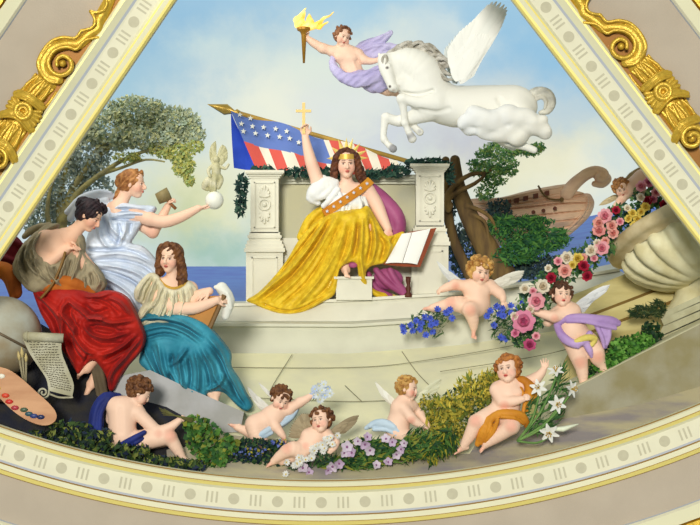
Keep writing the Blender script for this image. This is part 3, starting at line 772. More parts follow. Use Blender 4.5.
def pillar(cx, top, wmul=1.0, sh0=0):
    w = 13.6; y0 = top
    p = MB()
    prof = [(cx-19.5, y0, cx+19.5, y0+2.6, .0), (cx-18.6, y0+2.6, cx+18.6, y0+4, .02), (cx-17, y0+4, cx+17, y0+6, .05), (cx-15.4, y0+6, cx+15.4, y0+8, .07)]
    for a, b, c_, d, z in prof: pbox(p, a, b, c_, d + .2, 3.52 + z, .42 - 2 * z)
    col = p.build('pillar', stone_w, th, False)
    q = MB(); pbox(q, cx-14, y0+8, cx+14, y0+63, 3.60, .28)
    for a, b, c_, d in ((cx-10.6, y0+12, cx-9.4, y0+58), (cx+9.4, y0+12, cx+10.6, y0+58), (cx-10.6, y0+12, cx+10.6, y0+13.2), (cx-10.6, y0+56.8, cx+10.6, y0+58)): pbox(q, a, b, c_, d, 3.585, .03)
    q.build('shaft', stone_w, col, False)
    r = [S((cx-5.2*math.cos(0), y0+34, 0, .1), (cx, y0+34, 0, .1), k=.1)]
    r = []
    for i in range(20):
        a = 2*math.pi*i/20; b = a + .35
        r.append(S((cx+5.4*math.cos(a), y0+34.5+5.4*math.sin(a), 0, 1.0), (cx+5.4*math.cos(b), y0+34.5+5.4*math.sin(b), 0, 1.0), k=.3))
    r.append(E(cx, y0+34.5, 0, 2.4, 2.4, 1.8))
    sculpt('rosette_relief', r, stone_w, 3.59, col, .5)
    for s_ in (1, -1):
        r = []
        for i in range(-3, 4):
            a = i * .42; L = 14 - abs(i) * 2.2
            r.append(S((cx + 1.5*math.sin(a), y0+34.5 - s_*(7.5), 0, .8), (cx + L*.62*math.sin(a), y0+34.5 - s_*(7 + L*.8*math.cos(a)), 0, 1.35), k=.3))
        sculpt('palmette_relief', r, stone_w, 3.59, col, .5)
    b = MB()
    for a, y_, c_, d, z in ((15.4, 62, 15.4, 65, .05), (17, 65, 17, 68, .03), (15.8, 68, 15.8, 70.5, .05), (17.6, 70.5, 17.6, 74, .02), (19, 74, 19, 78, .0), (20.4, 78, 20.4, 82, -.02)): pbox(b, cx-a, y0+y_, cx+c_, y0+d, 3.55+z, .36-2*z)
    b.build('base_moulding', stone_w, col, False)
    pd = MB(); pbox(pd, cx-18.5, y0+81, cx+18.5, y0+134, 3.57, .4)
    for a, b_, c_, d in ((cx-13, y0+87, cx-11.6, y0+130), (cx+11.6, y0+87, cx+13, y0+130), (cx-13, y0+87, cx+13, y0+88.4)): pbox(pd, a, b_, c_, d, 3.55, .03)
    pd.build('pedestal', stone_w, col, False)
pillar(264.5, 170); pillar(430, 163.5)
# ================================================================== people
skin_m = mat('skin', SKIN, .55, attr=True, bump=.04, bscale=30)
def set_origin(o, loc):
    me = o.data; n = len(me.vertices); a = np.empty(n * 3, f32); me.vertices.foreach_get('co', a)
    a = a.reshape(-1, 3) - np.array(loc, f32); me.vertices.foreach_set('co', a.ravel()); o.location = loc; me.update()
    return o
def body(Y, prims, heads, label, cat, base, skin=SKIN, h=.6, spots=(), name='person', group=None):
    P = list(prims)
    for hd in heads: P += hd.prims()
    o = sculpt(name, P, skin_m, Y, None, h, skin_paint(heads, skin, spots))
    set_origin(o, W(*base, Y)); tag(o, label, cat, group)
    return o
def cloth(name, c, c2=None, rough=.8, var=.25, vscale=3, bump=.1):
    return mat(name, c, rough, var=var if not c2 else 0, c2=c2, vscale=vscale, bump=bump, bscale=50, sheen=.03)
hair_m = {}
def hair(name, c, c2): 
    return mat(name, c, .5, c2=c2, vscale=18, bump=.5, bscale=60, stretch=(1, 1, 1))
auburn = hair('auburn_hair', (112, 66, 42), (70, 38, 26)); blonde = hair('strawberry_hair', (198, 140, 84), (146, 92, 50)); dark = hair('dark_hair', (52, 36, 40), (28, 20, 26))
brown = hair('brown_hair', (128, 84, 48), (84, 50, 30)); goldc = hair('golden_curls', (210, 166, 92), (158, 108, 52)); redc = hair('copper_curls', (190, 122, 58), (134, 78, 34))
gold_robe = cloth('gold_brocade', (230, 196, 44), (208, 170, 28), .55, vscale=14, bump=.2)
white_linen = cloth('white_linen', (240, 240, 234), (224, 226, 226)); purple_silk = cloth('plum_silk', (168, 84, 128), (146, 66, 110), .5)
gilt3 = mat('old_gold', (226, 184, 84), .4, .35, var=.2, vscale=20)

# ---- the crowned woman on the throne
Y = 3.42
hd = Head(346, 164, 3, 28.5, yaw=6, pitch=2, roll=-2, hair=(112, 66, 42), skin=(240, 200, 176))
B = [S((346, 172, 1, 6), (347, 187, 0, 6), k=3), S((327, 191, 0, 7), (347, 190, -1, 8), (367, 190, 0, 7), k=4), E(346, 199, 0, 19, 15, 10, 4), E(338, 202, 7, 6, 6, 5, 3), E(355, 202, 7, 6, 6, 5, 3),
     E(346, 216, 0, 15, 14, 10, 5), S((328, 191, 0, 7.4), (318, 182, 3, 7), k=3), S((318, 182, 3, 6.8), (312, 165, 4, 6.2), (308, 150, 4, 5), (305.5, 138, 4, 3.7), k=2),
     S((367, 190, 0, 7.4), (376, 204, 1, 7), (382, 217, 4, 5.8), (388, 230, 9, 4), k=2)]
B += hand((305.3, 137, 4), (-.12, -1, .1), (.3, 0, 1), 14.5, 1, .55)
B += hand((388, 229, 10), (.15, 1, .4), (-.3, .2, -1), 13, -1, .9)
B += [S((338, 224, 0, 11), (340, 228, 12, 8), k=4), S((356, 224, 0, 11), (364, 228, 10, 8), k=4), S((340, 228, 12, 8), (342, 250, 14, 6), (346, 270, 15, 4.5), k=3), S((364, 228, 10, 8), (366, 250, 9, 6), (364, 266, 9, 5), k=3)]
B += foot((345, 269, 18), (.35, .45, .9), 13)
lib = body(Y, B, [hd], 'crowned woman in a golden robe seated on the marble throne raising a cross', 'person', (347, 297), (240, 200, 176), spots=[(392, 234, 12, 8, (222, 130, 110), .5), (312, 168, 4, 9, (226, 150, 130), .3)])
sculpt('hair', hd.cap(.02) + [hd.st((.05, -.5, .15, .08), (.32, -.3, .2, .11), (.42, .05, .08, .13), (.46, .4, .0, .15), (.62, .7, .0, .13), (.8, .95, .02, .06)), hd.st((-.05, -.5, .15, .08), (-.32, -.3, .2, .11), (-.42, .05, .08, .12), (-.44, .4, .0, .13), (-.5, .62, .02, .07)),
    hd.st((.5, .2, -.1, .14), (.6, .55, -.1, .15), (.85, .8, -.05, .09)), hd.st((.38, .2, .1, .08), (.42, .45, .12, .09), (.55, .75, .12, .06)), hd.st((-.38, .2, .1, .08), (-.4, .45, .1, .08))], auburn, Y, lib, .6, wob=(.35, 1.1, 2))
sculpt('bodice', [E(346, 201, .5, 20, 13, 11.5, 3), E(338, 203, 9, 7, 7, 5.5, 2), E(355, 203, 9, 7, 7, 5.5, 2), E(346, 214, 1, 17.5, 12, 11.5, 4),
    S((333, 188, 6, 3), (330, 200, 9, 3), (334, 213, 10, 2.5)), S((339, 192, 9, 2), (343, 204, 14, 2), (342, 214, 12, 2)), S((350, 198, 12, 1.6), (350, 206, 13, 1.8), (348, 215, 12, 1.6)), S((358, 196, 11, 1.6), (361, 206, 12, 1.8), (358, 215, 11, 1.6)), S((364, 198, 8, 1.8), (367, 208, 7, 2), (364, 215, 7, 1.8)), neg(E(350, 184, 9, 15, 9, 9, 2))], white_linen, Y, lib, .6)
sculpt('sleeve', [S((332, 187, 3, 8), (322, 188, 4, 10), (316, 193, 5, 9), k=3), S((336, 182, 6, 3), (326, 180, 8, 3.4), (321, 186, 10, 3), (318, 197, 10, 3)), S((332, 188, 9, 3), (324, 196, 11, 3.4), (315, 199, 8, 3)), S((313, 190, 8, 3), (310, 198, 6, 4), (318, 203, 6, 3)), S((338, 190, 9, 3), (330, 200, 11, 3), (324, 206, 8, 3)), S((324, 178, 3, 3), (318, 184, 4, 4), (311, 194, 4, 4))], white_linen, Y, lib, .6)
sash = ribbon('sash', [(371, 180, 4), (366, 185, 9), (356, 193, 14), (344, 201, 16.5), (333, 208, 13.5), (324, 214, 10)], cloth('ochre_band', (206, 140, 40), (186, 116, 30)), Y, lib, 8.5, 1.2)
for t in range(7):
    mb = MB(); x, y, z = 367 - t * 6.6, 184 + t * 4.6, (9.5, 12.2, 15, 17.2, 17.5, 15.2, 13)[t]
    for k in range(5):
        a = 2 * math.pi * k / 5; mb.tube([np.array(W(x, y, Y, z + .6)), np.array(W(x + 1.7 * math.sin(a), y - 1.7 * math.cos(a), Y, z + .4))], [.008, .004], 5)
    mb.build('star', mat('silver_star', (214, 220, 236), .4), sash)
sculpt('robe', [D([(334, 213), (346, 210), (360, 209), (367, 206), (373, 213), (380, 226), (388, 236), (402, 231.5), (404, 236), (394, 248), (386, 262), (372, 266), (366, 272), (368, 282), (376, 290), (392, 294), (402, 297), (388, 299), (376, 297), (366, 288), (359, 278), (357, 266), (353, 262), (346, 264), (340, 269), (338, 278), (337, 288), (333, 296), (324, 301), (310, 309), (296, 313.5), (280, 313), (266, 309), (255, 304), (247, 300), (258, 293), (272, 279), (287, 260), (299, 240), (312, 226), (324, 217)],
    [(346, 208, 10), (338, 217, 29), (366, 217, 27), (350, 217, 28), (325, 217, 12), (373, 215, 12), (366, 242, 27), (340, 244, 29), (310, 245, 12), (286, 270, 9), (250, 300, 19), (285, 311, 23), (310, 304, 22), (268, 290, 14), (333, 292, 22), (346, 263, 28), (362, 276, 22), (374, 294, 12), (398, 297, 6), (384, 240, 18), (400, 233, 12), (380, 262, 18)],
    [(4, 3, (330, 214), (312, 243), (288, 272), (252, 300)), (-3.5, 2.5, (333, 216), (316, 245), (292, 276), (262, 300)), (3.5, 3, (337, 218), (322, 246), (299, 278), (270, 303)), (-3, 2.5, (341, 222), (328, 250), (307, 282), (280, 306)), (3, 3.5, (346, 222), (336, 252), (316, 284), (294, 308)), (-2.5, 3, (350, 226), (343, 256), (328, 286), (310, 303)), (2.5, 3, (353, 226), (350, 250), (341, 266)),
     (-4, 2.5, (358, 222), (357, 240), (353, 258)), (3, 3, (363, 220), (362, 242), (361, 262), (366, 284)), (-4, 2.2, (369, 218), (371, 240), (367, 262)), (3, 2.5, (373, 224), (376, 244), (371, 264)), (-3, 2.5, (378, 234), (384, 246), (380, 262)), (3, 2.5, (386, 238), (390, 246), (386, 260)), (-3, 2, (396, 234), (390, 244)), (-2.5, 2, (322, 222), (303, 246), (279, 275)), (-2, 1.6, (258, 301), (280, 309.5), (298, 309.5), (316, 301), (330, 292)), (-2, 2, (366, 276), (376, 290), (394, 296))], 14, 5),
    S((326, 208, -3, 5), (311, 220, -5, 6), (301, 236, -4, 4)), S((320, 214, -5, 5), (308, 230, -6, 5), (300, 238, -5, 3)), S((327, 206, 1, 2.5), (314, 216, 1, 2.5), (303, 232, 0, 2))], gold_robe, Y, lib, .6)
mb = MB()      # embroidered border along the hem
for i, (x, y, z) in enumerate(smooth_path([(262, 302, 8.5, 1), (280, 306, 11.2, 1), (296, 306, 12.2, 1), (312, 301, 14.2, 1), (325, 294, 16, 1), (331, 282, 19.8, 1)], 6)[:, :3]):
    mb.ball(W(x, y, Y, z), .012, 6)
mb.build('hem_embroidery', mat('pale_gold_thread', (244, 216, 104), .5), lib)
sculpt('mantle', [S((366, 184, -6, 5), (380, 196, -6, 7), (394, 214, -5, 9), (398, 228, -4, 8), (390, 240, -4, 6)), S((376, 192, -3, 3), (388, 210, -1, 3.4), (392, 230, 0, 3)), S((384, 196, -3, 3), (398, 216, 0, 3.4), (401, 230, -1, 3)),
    E(388, 279, 0, 15, 11, 6, 4), S((376, 270, 5, 3), (386, 282, 6, 3.6), (404, 294, 5, 3)), S((390, 270, 5, 3), (398, 284, 5, 3.5), (410, 295, 4, 2.4)), S((368, 274, 4, 3), (376, 288, 5, 3), (390, 296, 4, 3)), E(353, 265, 20.5, 4.5, 3, 2.4, 2)], purple_silk, Y, lib, .65)
cr = MB()
cc = hd.p(0, -.26, -.02); H = hd.H
ring = [hd.p(.375 * math.cos(a), -.25 + .0 * math.sin(a), -.04 + .44 * math.sin(a)) for a in np.linspace(0, 2 * math.pi, 25)]
V = [W(p[0], p[1] + dy, Y, p[2]) for dy in (-2.6, 2.6) for p in ring]
cr.add(V, [(i, i+1, 25+i+1, 25+i) for i in range(24)])
crown = cr.build('crown_band', gilt3, lib)
mb = MB()
for tx, ty in ((326.5, 158.5), (331.5, 147), (338, 139), (346.5, 137.5), (353, 138), (360.5, 143), (367, 150.5), (368, 158)):
    d = U((tx - 346.5, ty - 160, 0)); b = np.array((346.5, 159, 1)) + d * np.array((11, 9.5, 0)); v = np.array((-d[1], d[0], 0)); T = np.array((tx, ty, 1))
    mb.add([*[W(q[0], q[1], Y, q[2]) for q in (b + v * 2.6, b - v * 2.6, b + np.array((0, 0, 1.8)), b - np.array((0, 0, 1.8)), T)]], [(0, 2, 4), (2, 1, 4), (1, 3, 4), (3, 0, 4), (0, 3, 1, 2)])
mb.build('crown_ray', mat('crown_gold', (240, 214, 120), .4, .2), crown, False)
# cross in her hand
c = MB(); pbox(c, 302.2, 102.5, 305.2, 134, Y - .085, .03); pbox(c, 295.8, 109.5, 311.2, 112.3, Y - .087, .034)
o = c.build('cross', mat('cross_gold', (206, 178, 104), .5, .1), None, False); set_origin(o, W(303.7, 134, Y - .07)); tag(o, 'golden cross held up in the raised hand of the crowned woman', 'cross')
# book on a small turned stand
bk = thing('open_book', W(402, 266, 3.2), 'open white paged book with reddish brown cover leaning beside the crowned woman', 'book')
paper = mat('paper', (236, 236, 230), .8, var=.06, vscale=5); cover = mat('book_cover', (140, 62, 26), .6, var=.3, vscale=12)
def slab(name, q, zs, t, m, parent):
    V = [W(x, y, Y, z) for (x, y), z in zip(q, zs)] + [W(x, y, Y, z - t) for (x, y), z in zip(q, zs)]; n = len(q)
    return mesh(name, V, [tuple(range(n)), tuple(reversed(range(n, 2*n)))] + [(i, (i+1) % n, n + (i+1) % n, n + i) for i in range(n)], m, parent, False)
slab('cover', [(383, 264.5), (408, 232), (436, 228), (419.5, 267), (402, 266.5)], [19, 9, 9, 19, 18], 3, cover, bk)
def page(x0, x1, x2, x3, bulge, shade):
    V = []; n = 8
    for j in range(2):
        for i in range(n + 1):
            f = i / n; top = (x0[0] + (x1[0] - x0[0]) * f, x0[1] + (x1[1] - x0[1]) * f); bot = (x2[0] + (x3[0] - x2[0]) * f, x2[1] + (x3[1] - x2[1]) * f)
            x, y = (top, bot)[j]; zz = (11.5, 21.5)[j] + bulge * math.sin(math.pi * f) ** .6; V.append(W(x, y - bulge * .5 * math.sin(math.pi * f) * j, Y, zz))
    m_ = 2 * (n + 1); V += [(v[0], v[1] + .05, v[2]) for v in V]
    F = [(i, i+1, n+2+i, n+1+i) for i in range(n)] + [(n+1+i, n+2+i, m_+n+2+i, m_+n+1+i) for i in range(n)] + [(0, n+1, m_+n+1, m_), (n, m_+n, m_+2*n+1, 2*n+1)]
    mesh('page_block', V, F, paper, bk, False)
page((401.5, 234), (411.5, 232.5), (385, 263.5), (401.5, 263), 1.2, 0); page((412, 232.5), (430, 228.8), (402, 263), (416.5, 264.5), 1.2, 0)
mb = MB(); mb.lathe([(0, 0), (.05, 0), (.05, .03), (.02, .06), (.035, .1), (.018, .14), (.03, .19), (.03, .24), (0, .24)], W(408, 297, Y, 10), k=12); mb.build('stand_leg', mat('dark_wood', (88, 44, 28), .5, var=.3), bk)

# ---- the woman in white reaching out
Y = 1.75
hd = Head(133.5, 184, 0, 27, yaw=78, pitch=-2, roll=6, hair=(190, 130, 80), skin=(238, 196, 170))
B = [S((127, 190, -1, 6), (120, 206, -1, 6.5), k=3), S((118, 208, 0, 9), (114, 222, -2, 11), (104, 244, -2, 12), (98, 262, -3, 12), k=4), S((110, 209, -5, 7), (132, 216, 3, 7), k=4),
     S((134, 214, 5, 7), (150, 219, 7, 7), k=2), S((150, 219, 7, 6.6), (165, 222, 8, 6.2), (182, 217, 8, 5.3), (199, 208.5, 8, 3.5), k=2),
     S((136, 222, -6, 6), (152, 232, -6, 6), k=2), S((152, 232, -6, 6), (160, 220, -4, 5), (167.5, 206, -2, 3.6), k=2),
     S((98, 264, -2, 11), (120, 270, -2, 10), (142, 282, -2, 8), k=4), S((142, 282, -2, 8), (144, 310, -2, 6), (140, 336, -4, 4), k=3)]
B += hand((199, 208.5, 8), (1, -.05, 0), (.1, -1, .1), 15, 1, .28)
B += hand((167.5, 206, -2), (.45, -1, .1), (1, .1, .2), 13, -1, 1.0)
wh = body(Y, B, [hd], 'woman in flowing white dress reaching out with a sphere and winged statuette', 'person', (100, 290), (238, 196, 170), spots=[(152, 234, -4, 9, (220, 140, 120), .4)])
sculpt('hair', [p for p in hd.cap(.02)] + [hd.e(0, -.18, -.48, .2, .2, .2), hd.e(0, -.02, -.55, .17, .2, .17), hd.st((.1, .1, -.42, .12), (0, .35, -.55, .12), (0, .6, -.66, .08)), hd.st((.36, -.25, .05, .07), (.38, -.05, -.15, .1), (.25, .05, -.4, .1)), hd.st((.2, -.48, .2, .07), (.33, -.3, .15, .09), (.36, -.1, -.05, .09)), hd.st((.1, -.54, .05, .06), (.3, -.4, -.1, .08), (.26, -.2, -.4, .08))], blonde, Y, wh, .6, wob=(.35, 1.2, 4))
silk = cloth('bluish_white_silk', (220, 228, 240), (196, 208, 226), .6)
sculpt('dress', [D([(112, 205), (124, 203), (138, 205), (154, 206), (155, 211), (148, 218), (142, 224), (136, 234), (131, 243), (142, 246), (153, 256), (160, 270), (160, 290), (154, 310), (150, 340), (120, 345), (105, 320), (90, 300), (84, 280), (86, 255), (88, 238), (94, 222), (102, 211)],
    [(112, 206, 6), (128, 208, 13), (150, 209, 10), (140, 216, 12), (104, 225, 13), (120, 230, 18), (108, 248, 20), (130, 240, 12), (98, 270, 20), (130, 260, 18), (152, 272, 12), (140, 300, 14), (110, 300, 14), (130, 340, 6)],
    [(2.5, 2, (114, 208), (130, 206), (148, 208)), (-2.5, 2, (112, 212), (130, 210), (146, 212)), (2.5, 2, (116, 216), (132, 214), (145, 215)), (-2.5, 2, (112, 220), (126, 220), (142, 220)), (3, 2.5, (108, 210), (114, 228), (128, 242)), (-3, 2.5, (104, 216), (110, 234), (122, 246)), (3, 2.5, (99, 220), (103, 238), (112, 250)), (-3, 2, (120, 222), (122, 234), (118, 246)), (2.5, 2, (128, 220), (127, 232), (122, 244)), (-2, 2, (133, 222), (131, 234)), (-4, 2.5, (90, 250), (108, 250), (130, 248)),
     (2.5, 2.5, (93, 257), (120, 254), (142, 258), (155, 266)), (-2.5, 2, (94, 261), (120, 260), (142, 265), (156, 275)), (2.5, 2.5, (95, 265), (120, 267), (142, 275), (155, 290)), (-3, 2, (96, 269), (118, 274), (138, 284), (150, 302)), (3, 2.5, (96, 273), (114, 281), (132, 294), (142, 312)), (-3, 2, (96, 278), (110, 288), (124, 304), (130, 322)), (3, 2.5, (96, 283), (106, 296), (116, 314)), (2, 2, (126, 247), (142, 250), (152, 258)), (-2, 1.6, (110, 251), (132, 251), (150, 260))], 22, 6, 2)], silk, Y, wh, .6)
sculpt('veil', [S((70, 218, -7, 4), (78, 204, -7, 6), (94, 196, -7, 6), (112, 196, -6, 3)), S((66, 212, -5, 2.5), (80, 198, -4, 3), (98, 192, -4, 3), (110, 193, -4, 2)), S((80, 212, -5, 3), (92, 204, -3, 3.5), (106, 200, -3, 2.6)), S((86, 216, -8, 6), (100, 210, -6, 8), (108, 206, -5, 5), k=3)], silk, Y, wh, .65)
st_m = mat('antique_ivory', (206, 202, 172), .6, c2=(176, 172, 130), vscale=10)
s_ = thing('statuette', W(214, 208, Y), 'ivory winged victory statuette on a white sphere held out by the woman in white', 'statuette')
mb = MB(); mb.ball(W(215, 200.5, Y, 8), .1, 24); mb.build('sphere', mat('ivory_ball', (236, 236, 222), .45), s_)
ST = [E(217, 160, 8, 3, 3.6, 3.2), S((217, 164, 8, 2), (217, 169, 8, 4.4), (216, 177, 8, 4.2), (213, 186, 8, 4.4), (214, 192, 8, 3.4), k=1.4), S((213, 166, 8, 2), (209, 171, 10, 1.8), (211, 177, 12, 1.6), k=.8), S((221, 167, 8, 1.8), (226, 169, 9, 1.5), (229, 165, 9, 1.3), k=.8), S((214, 178, 8, 3.4), (208, 182, 9, 4), (205, 187, 8, 3), (208, 190, 8, 1.6), k=1), S((218, 174, 8, 2.6), (222, 180, 9, 2.4), (219, 188, 9, 2), k=1), S((212, 182, 12, 1.2), (211, 190, 11, 1.2), k=.6), S((216, 180, 12, 1.2), (216, 190, 11, 1.2), k=.6)]
sculpt('figure', ST, st_m, Y, s_, .45)
for q, r in (([(216, 141.5, 8), (213, 144, 8), (211, 148, 8), (211, 154, 8)], (216, 167, 5)), ([(223, 145, 7), (226, 147, 7), (228, 152, 7), (228, 158, 7)], (218, 168, 5))): wing('wing', r, q, mat('ivory_feather', (200, 196, 150), .7, attr=True), Y, s_, 4.0, thick=.5, cols=((206, 202, 164), (166, 162, 118)))
ml = thing('mallet', W(164, 200, Y), 'sculptor mallet with dark wooden head gripped by the woman in white', 'mallet')
mb = MB(); mb.tube([W(157.5, 199, Y, 1), W(169.5, 193.5, Y, 1)], [.062, .074], 14); mb.build('head', mat('olive_wood', (138, 124, 84), .6, var=.3), ml)
mb = MB(); mb.tube([W(163.5, 196, Y, 1), W(170, 203, Y, 1), W(176, 209, Y, 0)], .018, 8); mb.build('handle', mat('brown_wood', (140, 96, 58), .6), ml)

# ---- the woman in red
Y = 1.2
hd = Head(90.5, 216, 4, 28.5, yaw=72, pitch=20, roll=14, hair=(46, 34, 40), skin=(234, 188, 158))
B = [S((82, 224, 2, 6.5), (70, 238, 1, 7), k=3), S((70, 236, 1, 9), (52, 246, 1, 15), (46, 262, 0, 16), (46, 288, -6, 13), k=5), S((48, 240, 9, 10), (60, 250, 10, 9), k=4), E(66, 252, 3, 12, 12, 9, 4), E(75, 254, 2, 7, 9, 6, 3),
     S((46, 240, 8, 9), (42, 254, 12, 8), (50, 262, 14, 7), k=3), S((50, 262, 14, 6.5), (62, 254, 15, 5.2), (70, 248, 14, 4), k=2),
     S((76, 250, -4, 6), (90, 268, 0, 6), k=2), S((89, 271, 2, 5.5), (83, 262, 7, 4.6), (78, 253, 10, 3.6), k=2),
     S((50, 296, -4, 11), (84, 306, 6, 11), (118, 314, 10, 9), k=4), S((118, 314, 10, 9), (104, 344, 6, 7), (88, 368, 8, 5.2), k=3), S((114, 318, 2, 9), (108, 350, 0, 7), (92, 384, 2, 5), k=3)]
B += hand((68, 249, 14), (1, -.22, .1), (.2, 1, -.3), 14, 1, .35)
B += hand((78, 253, 11), (-.05, -1, .15), (-1, 0, .3), 13, 1, .5)
B += foot((88, 368, 9), (-.45, .9, .3), 15, (-.8, -.2, -.2)) + foot((92, 386, 4), (-.15, 1, .25), 15, (-.9, .1, -.2))
rd = body(Y, B, [hd], 'dark haired woman in a red skirt sitting with bowed head and clasped hands', 'person', (70, 395), (234, 188, 158), spots=[(100, 224, 12, 7, (214, 120, 100), .25), (76, 249, 14, 6, (216, 138, 112), .4)])
sculpt('hair', hd.cap(.04) + [hd.e(0, -.2, -.5, .26, .26, .22), hd.st((.12, -.56, .1, .07), (.34, -.4, .05, .1), (.38, -.1, -.1, .1), (.25, .1, -.38, .12)), hd.st((.1, -.58, .2, .06), (.3, -.42, .25, .08), (.37, -.2, .12, .08), (.36, .06, .0, .06)), hd.st((.05, -.6, -.1, .07), (.28, -.45, -.2, .09), (.3, -.15, -.42, .1)), hd.st((.1, -.3, -.66, .07), (.2, -.05, -.62, .08), (.15, .15, -.5, .08))], dark, Y, rd, .6, wob=(.4, 1.1, 3))
olive = cloth('olive_linen', (164, 152, 124), (138, 126, 98))
sculpt('blouse', [D([(46, 225), (58, 224), (52, 234), (45, 244), (44, 252), (50, 258), (58, 262), (64, 256), (70, 252), (76, 240), (79, 233), (84, 240), (85, 254), (92, 262), (101, 272), (106, 284), (100, 293), (86, 292), (70, 290), (50, 291), (34, 292), (24, 284), (14, 270), (18, 254), (28, 240), (38, 231)],
    [(50, 228, 6), (40, 240, 16), (24, 262, 14), (38, 262, 24), (30, 282, 20), (52, 272, 22), (60, 284, 20), (76, 272, 15), (80, 240, 8), (98, 282, 12), (90, 268, 10)],
    [(3, 2, (50, 227), (40, 238), (36, 250), (44, 264)), (-3, 2, (46, 232), (40, 246), (46, 256)), (3, 2, (34, 238), (28, 254), (34, 268), (48, 278)), (-3, 2, (30, 244), (24, 260), (30, 274)), (3, 2, (22, 256), (22, 270), (32, 284)), (3, 2, (40, 256), (40, 268), (52, 282)), (-3.5, 2, (36, 262), (44, 276)), (3, 2, (50, 262), (54, 274), (64, 286)), (-3, 2, (56, 266), (62, 280)), (3, 1.8, (70, 254), (66, 268), (60, 284)), (-3, 1.8, (74, 258), (70, 272), (66, 286)), (3, 2, (80, 240), (82, 254), (78, 270), (72, 284)), (-3, 2, (84, 258), (82, 272)), (3, 2, (94, 266), (102, 280), (98, 290)), (-2.5, 2, (92, 272), (94, 286)), (2.5, 2, (86, 276), (88, 290))], 22, 7, 2), S((24, 236, -4, 3), (34, 229, -3, 4), (48, 225, -2, 3))], olive, Y, rd, .6, wob=(.25, .6, 2))
sculpt('shawl', [S((36, 282, 10, 6), (56, 280, 15, 6), (78, 284, 14, 6), (94, 292, 8, 3), k=3), S((40, 288, 12, 4), (60, 287, 18, 4), (82, 292, 14, 3)), S((50, 282, 16, 2.5), (64, 280, 18, 3), (84, 286, 14, 2.5)), S((-6, 268, 2, 8), (10, 274, 4, 9), (16, 292, 4, 7), k=3), S((4, 268, 9, 3), (12, 280, 11, 3.5), (14, 298, 9, 3))], cloth('rust_orange_cloth', (196, 112, 34), (160, 82, 26)), Y, rd, .65)
red = cloth('scarlet_wool', (186, 36, 22), (150, 22, 20), .65)
sculpt('skirt', [D([(34, 288), (48, 284), (66, 288), (84, 290), (96, 293), (108, 290), (120, 292), (130, 299), (136, 312), (142, 326), (145, 338), (140, 352), (128, 366), (120, 378), (114, 390), (109, 389), (107, 378), (100, 364), (94, 360), (86, 366), (80, 374), (76, 368), (70, 358), (60, 344), (50, 326), (40, 308)],
    [(40, 295, 14), (70, 295, 24), (100, 298, 33), (124, 300, 32), (136, 318, 22), (110, 318, 34), (80, 315, 28), (56, 318, 20), (66, 345, 16), (92, 345, 26), (118, 345, 22), (138, 345, 12), (82, 368, 18), (110, 380, 10)],
    [(4, 3, (38, 292), (54, 306), (66, 320)), (-4, 3, (44, 302), (58, 320), (62, 338)), (4, 3, (52, 300), (66, 316), (66, 336), (74, 358)), (5, 2.6, (72, 300), (66, 312), (74, 324), (80, 332)), (-5, 3, (76, 304), (73, 314), (82, 328)), (5, 2.6, (70, 299), (84, 309), (96, 318), (112, 316)), (-4, 3, (86, 303), (98, 312), (114, 308)), (5, 2.6, (88, 321), (100, 316), (116, 322), (134, 320)), (-5, 3, (92, 326), (104, 325), (122, 330)), (4.5, 2.6, (86, 322), (96, 333), (112, 337), (130, 332)), (-4.5, 3, (88, 334), (104, 343), (124, 342)), (4, 2.6, (80, 318), (79, 336), (90, 350), (96, 352)),
     (-4.5, 3, (72, 332), (76, 348), (84, 360)), (4, 2.5, (66, 330), (72, 350), (78, 366)), (4, 2.6, (138, 334), (122, 348), (104, 354)), (-4.5, 2.4, (134, 344), (118, 354), (106, 360)), (4.5, 2.6, (142, 338), (128, 356), (114, 372), (110, 386)), (-3, 2, (92, 352), (86, 364)), (3.5, 2.4, (110, 296), (124, 302), (132, 314)), (-3, 2.2, (94, 297), (110, 302), (122, 312)), (3, 2, (88, 296), (104, 296), (116, 292))], 30, 7, 2)], red, Y, rd, .6)
sculpt('underskirt', [S((96, 364, 2, 6), (101, 380, 1, 6), (103, 394, 0, 5), k=2), S((100, 362, 6, 2.4), (104, 380, 6, 2.6), (107, 396, 4, 2)), S((94, 370, 6, 2), (97, 384, 6, 2.2), (99, 396, 4, 2))], cloth('dull_olive_cloth', (112, 98, 72), (88, 76, 58)), Y, rd, .6)
bw = MB(); P = smooth_path([(68, 252, 19, 1), (64, 266, 22, 1), (56, 284, 24, 1), (44, 298, 22, 1)], 6)[:, :3]
bw.tube([np.array(W(*p[:2], Y, p[2])) for p in P], .014, 8); o = bw.build('curved_rod', mat('horn', (128, 94, 44), .45, var=.2), None); set_origin(o, W(44, 298, Y)); tag(o, 'slender curved brown rod held by the woman in red', 'rod')
o = sculpt('cushion', [E(2, 252, -6, 22, 20, 8, 4), S((-18, 240, -4, 4), (4, 238, -2, 4), (22, 246, -2, 3)), S((-18, 262, -2, 4), (0, 258, 2, 4), (16, 262, 0, 3))], cloth('crimson_velvet', (110, 16, 32), (84, 10, 26)), Y + .2, None, .8); set_origin(o, W(4, 262, Y + .2)); tag(o, 'deep crimson cushion behind the woman in red at the left moulding', 'cushion')

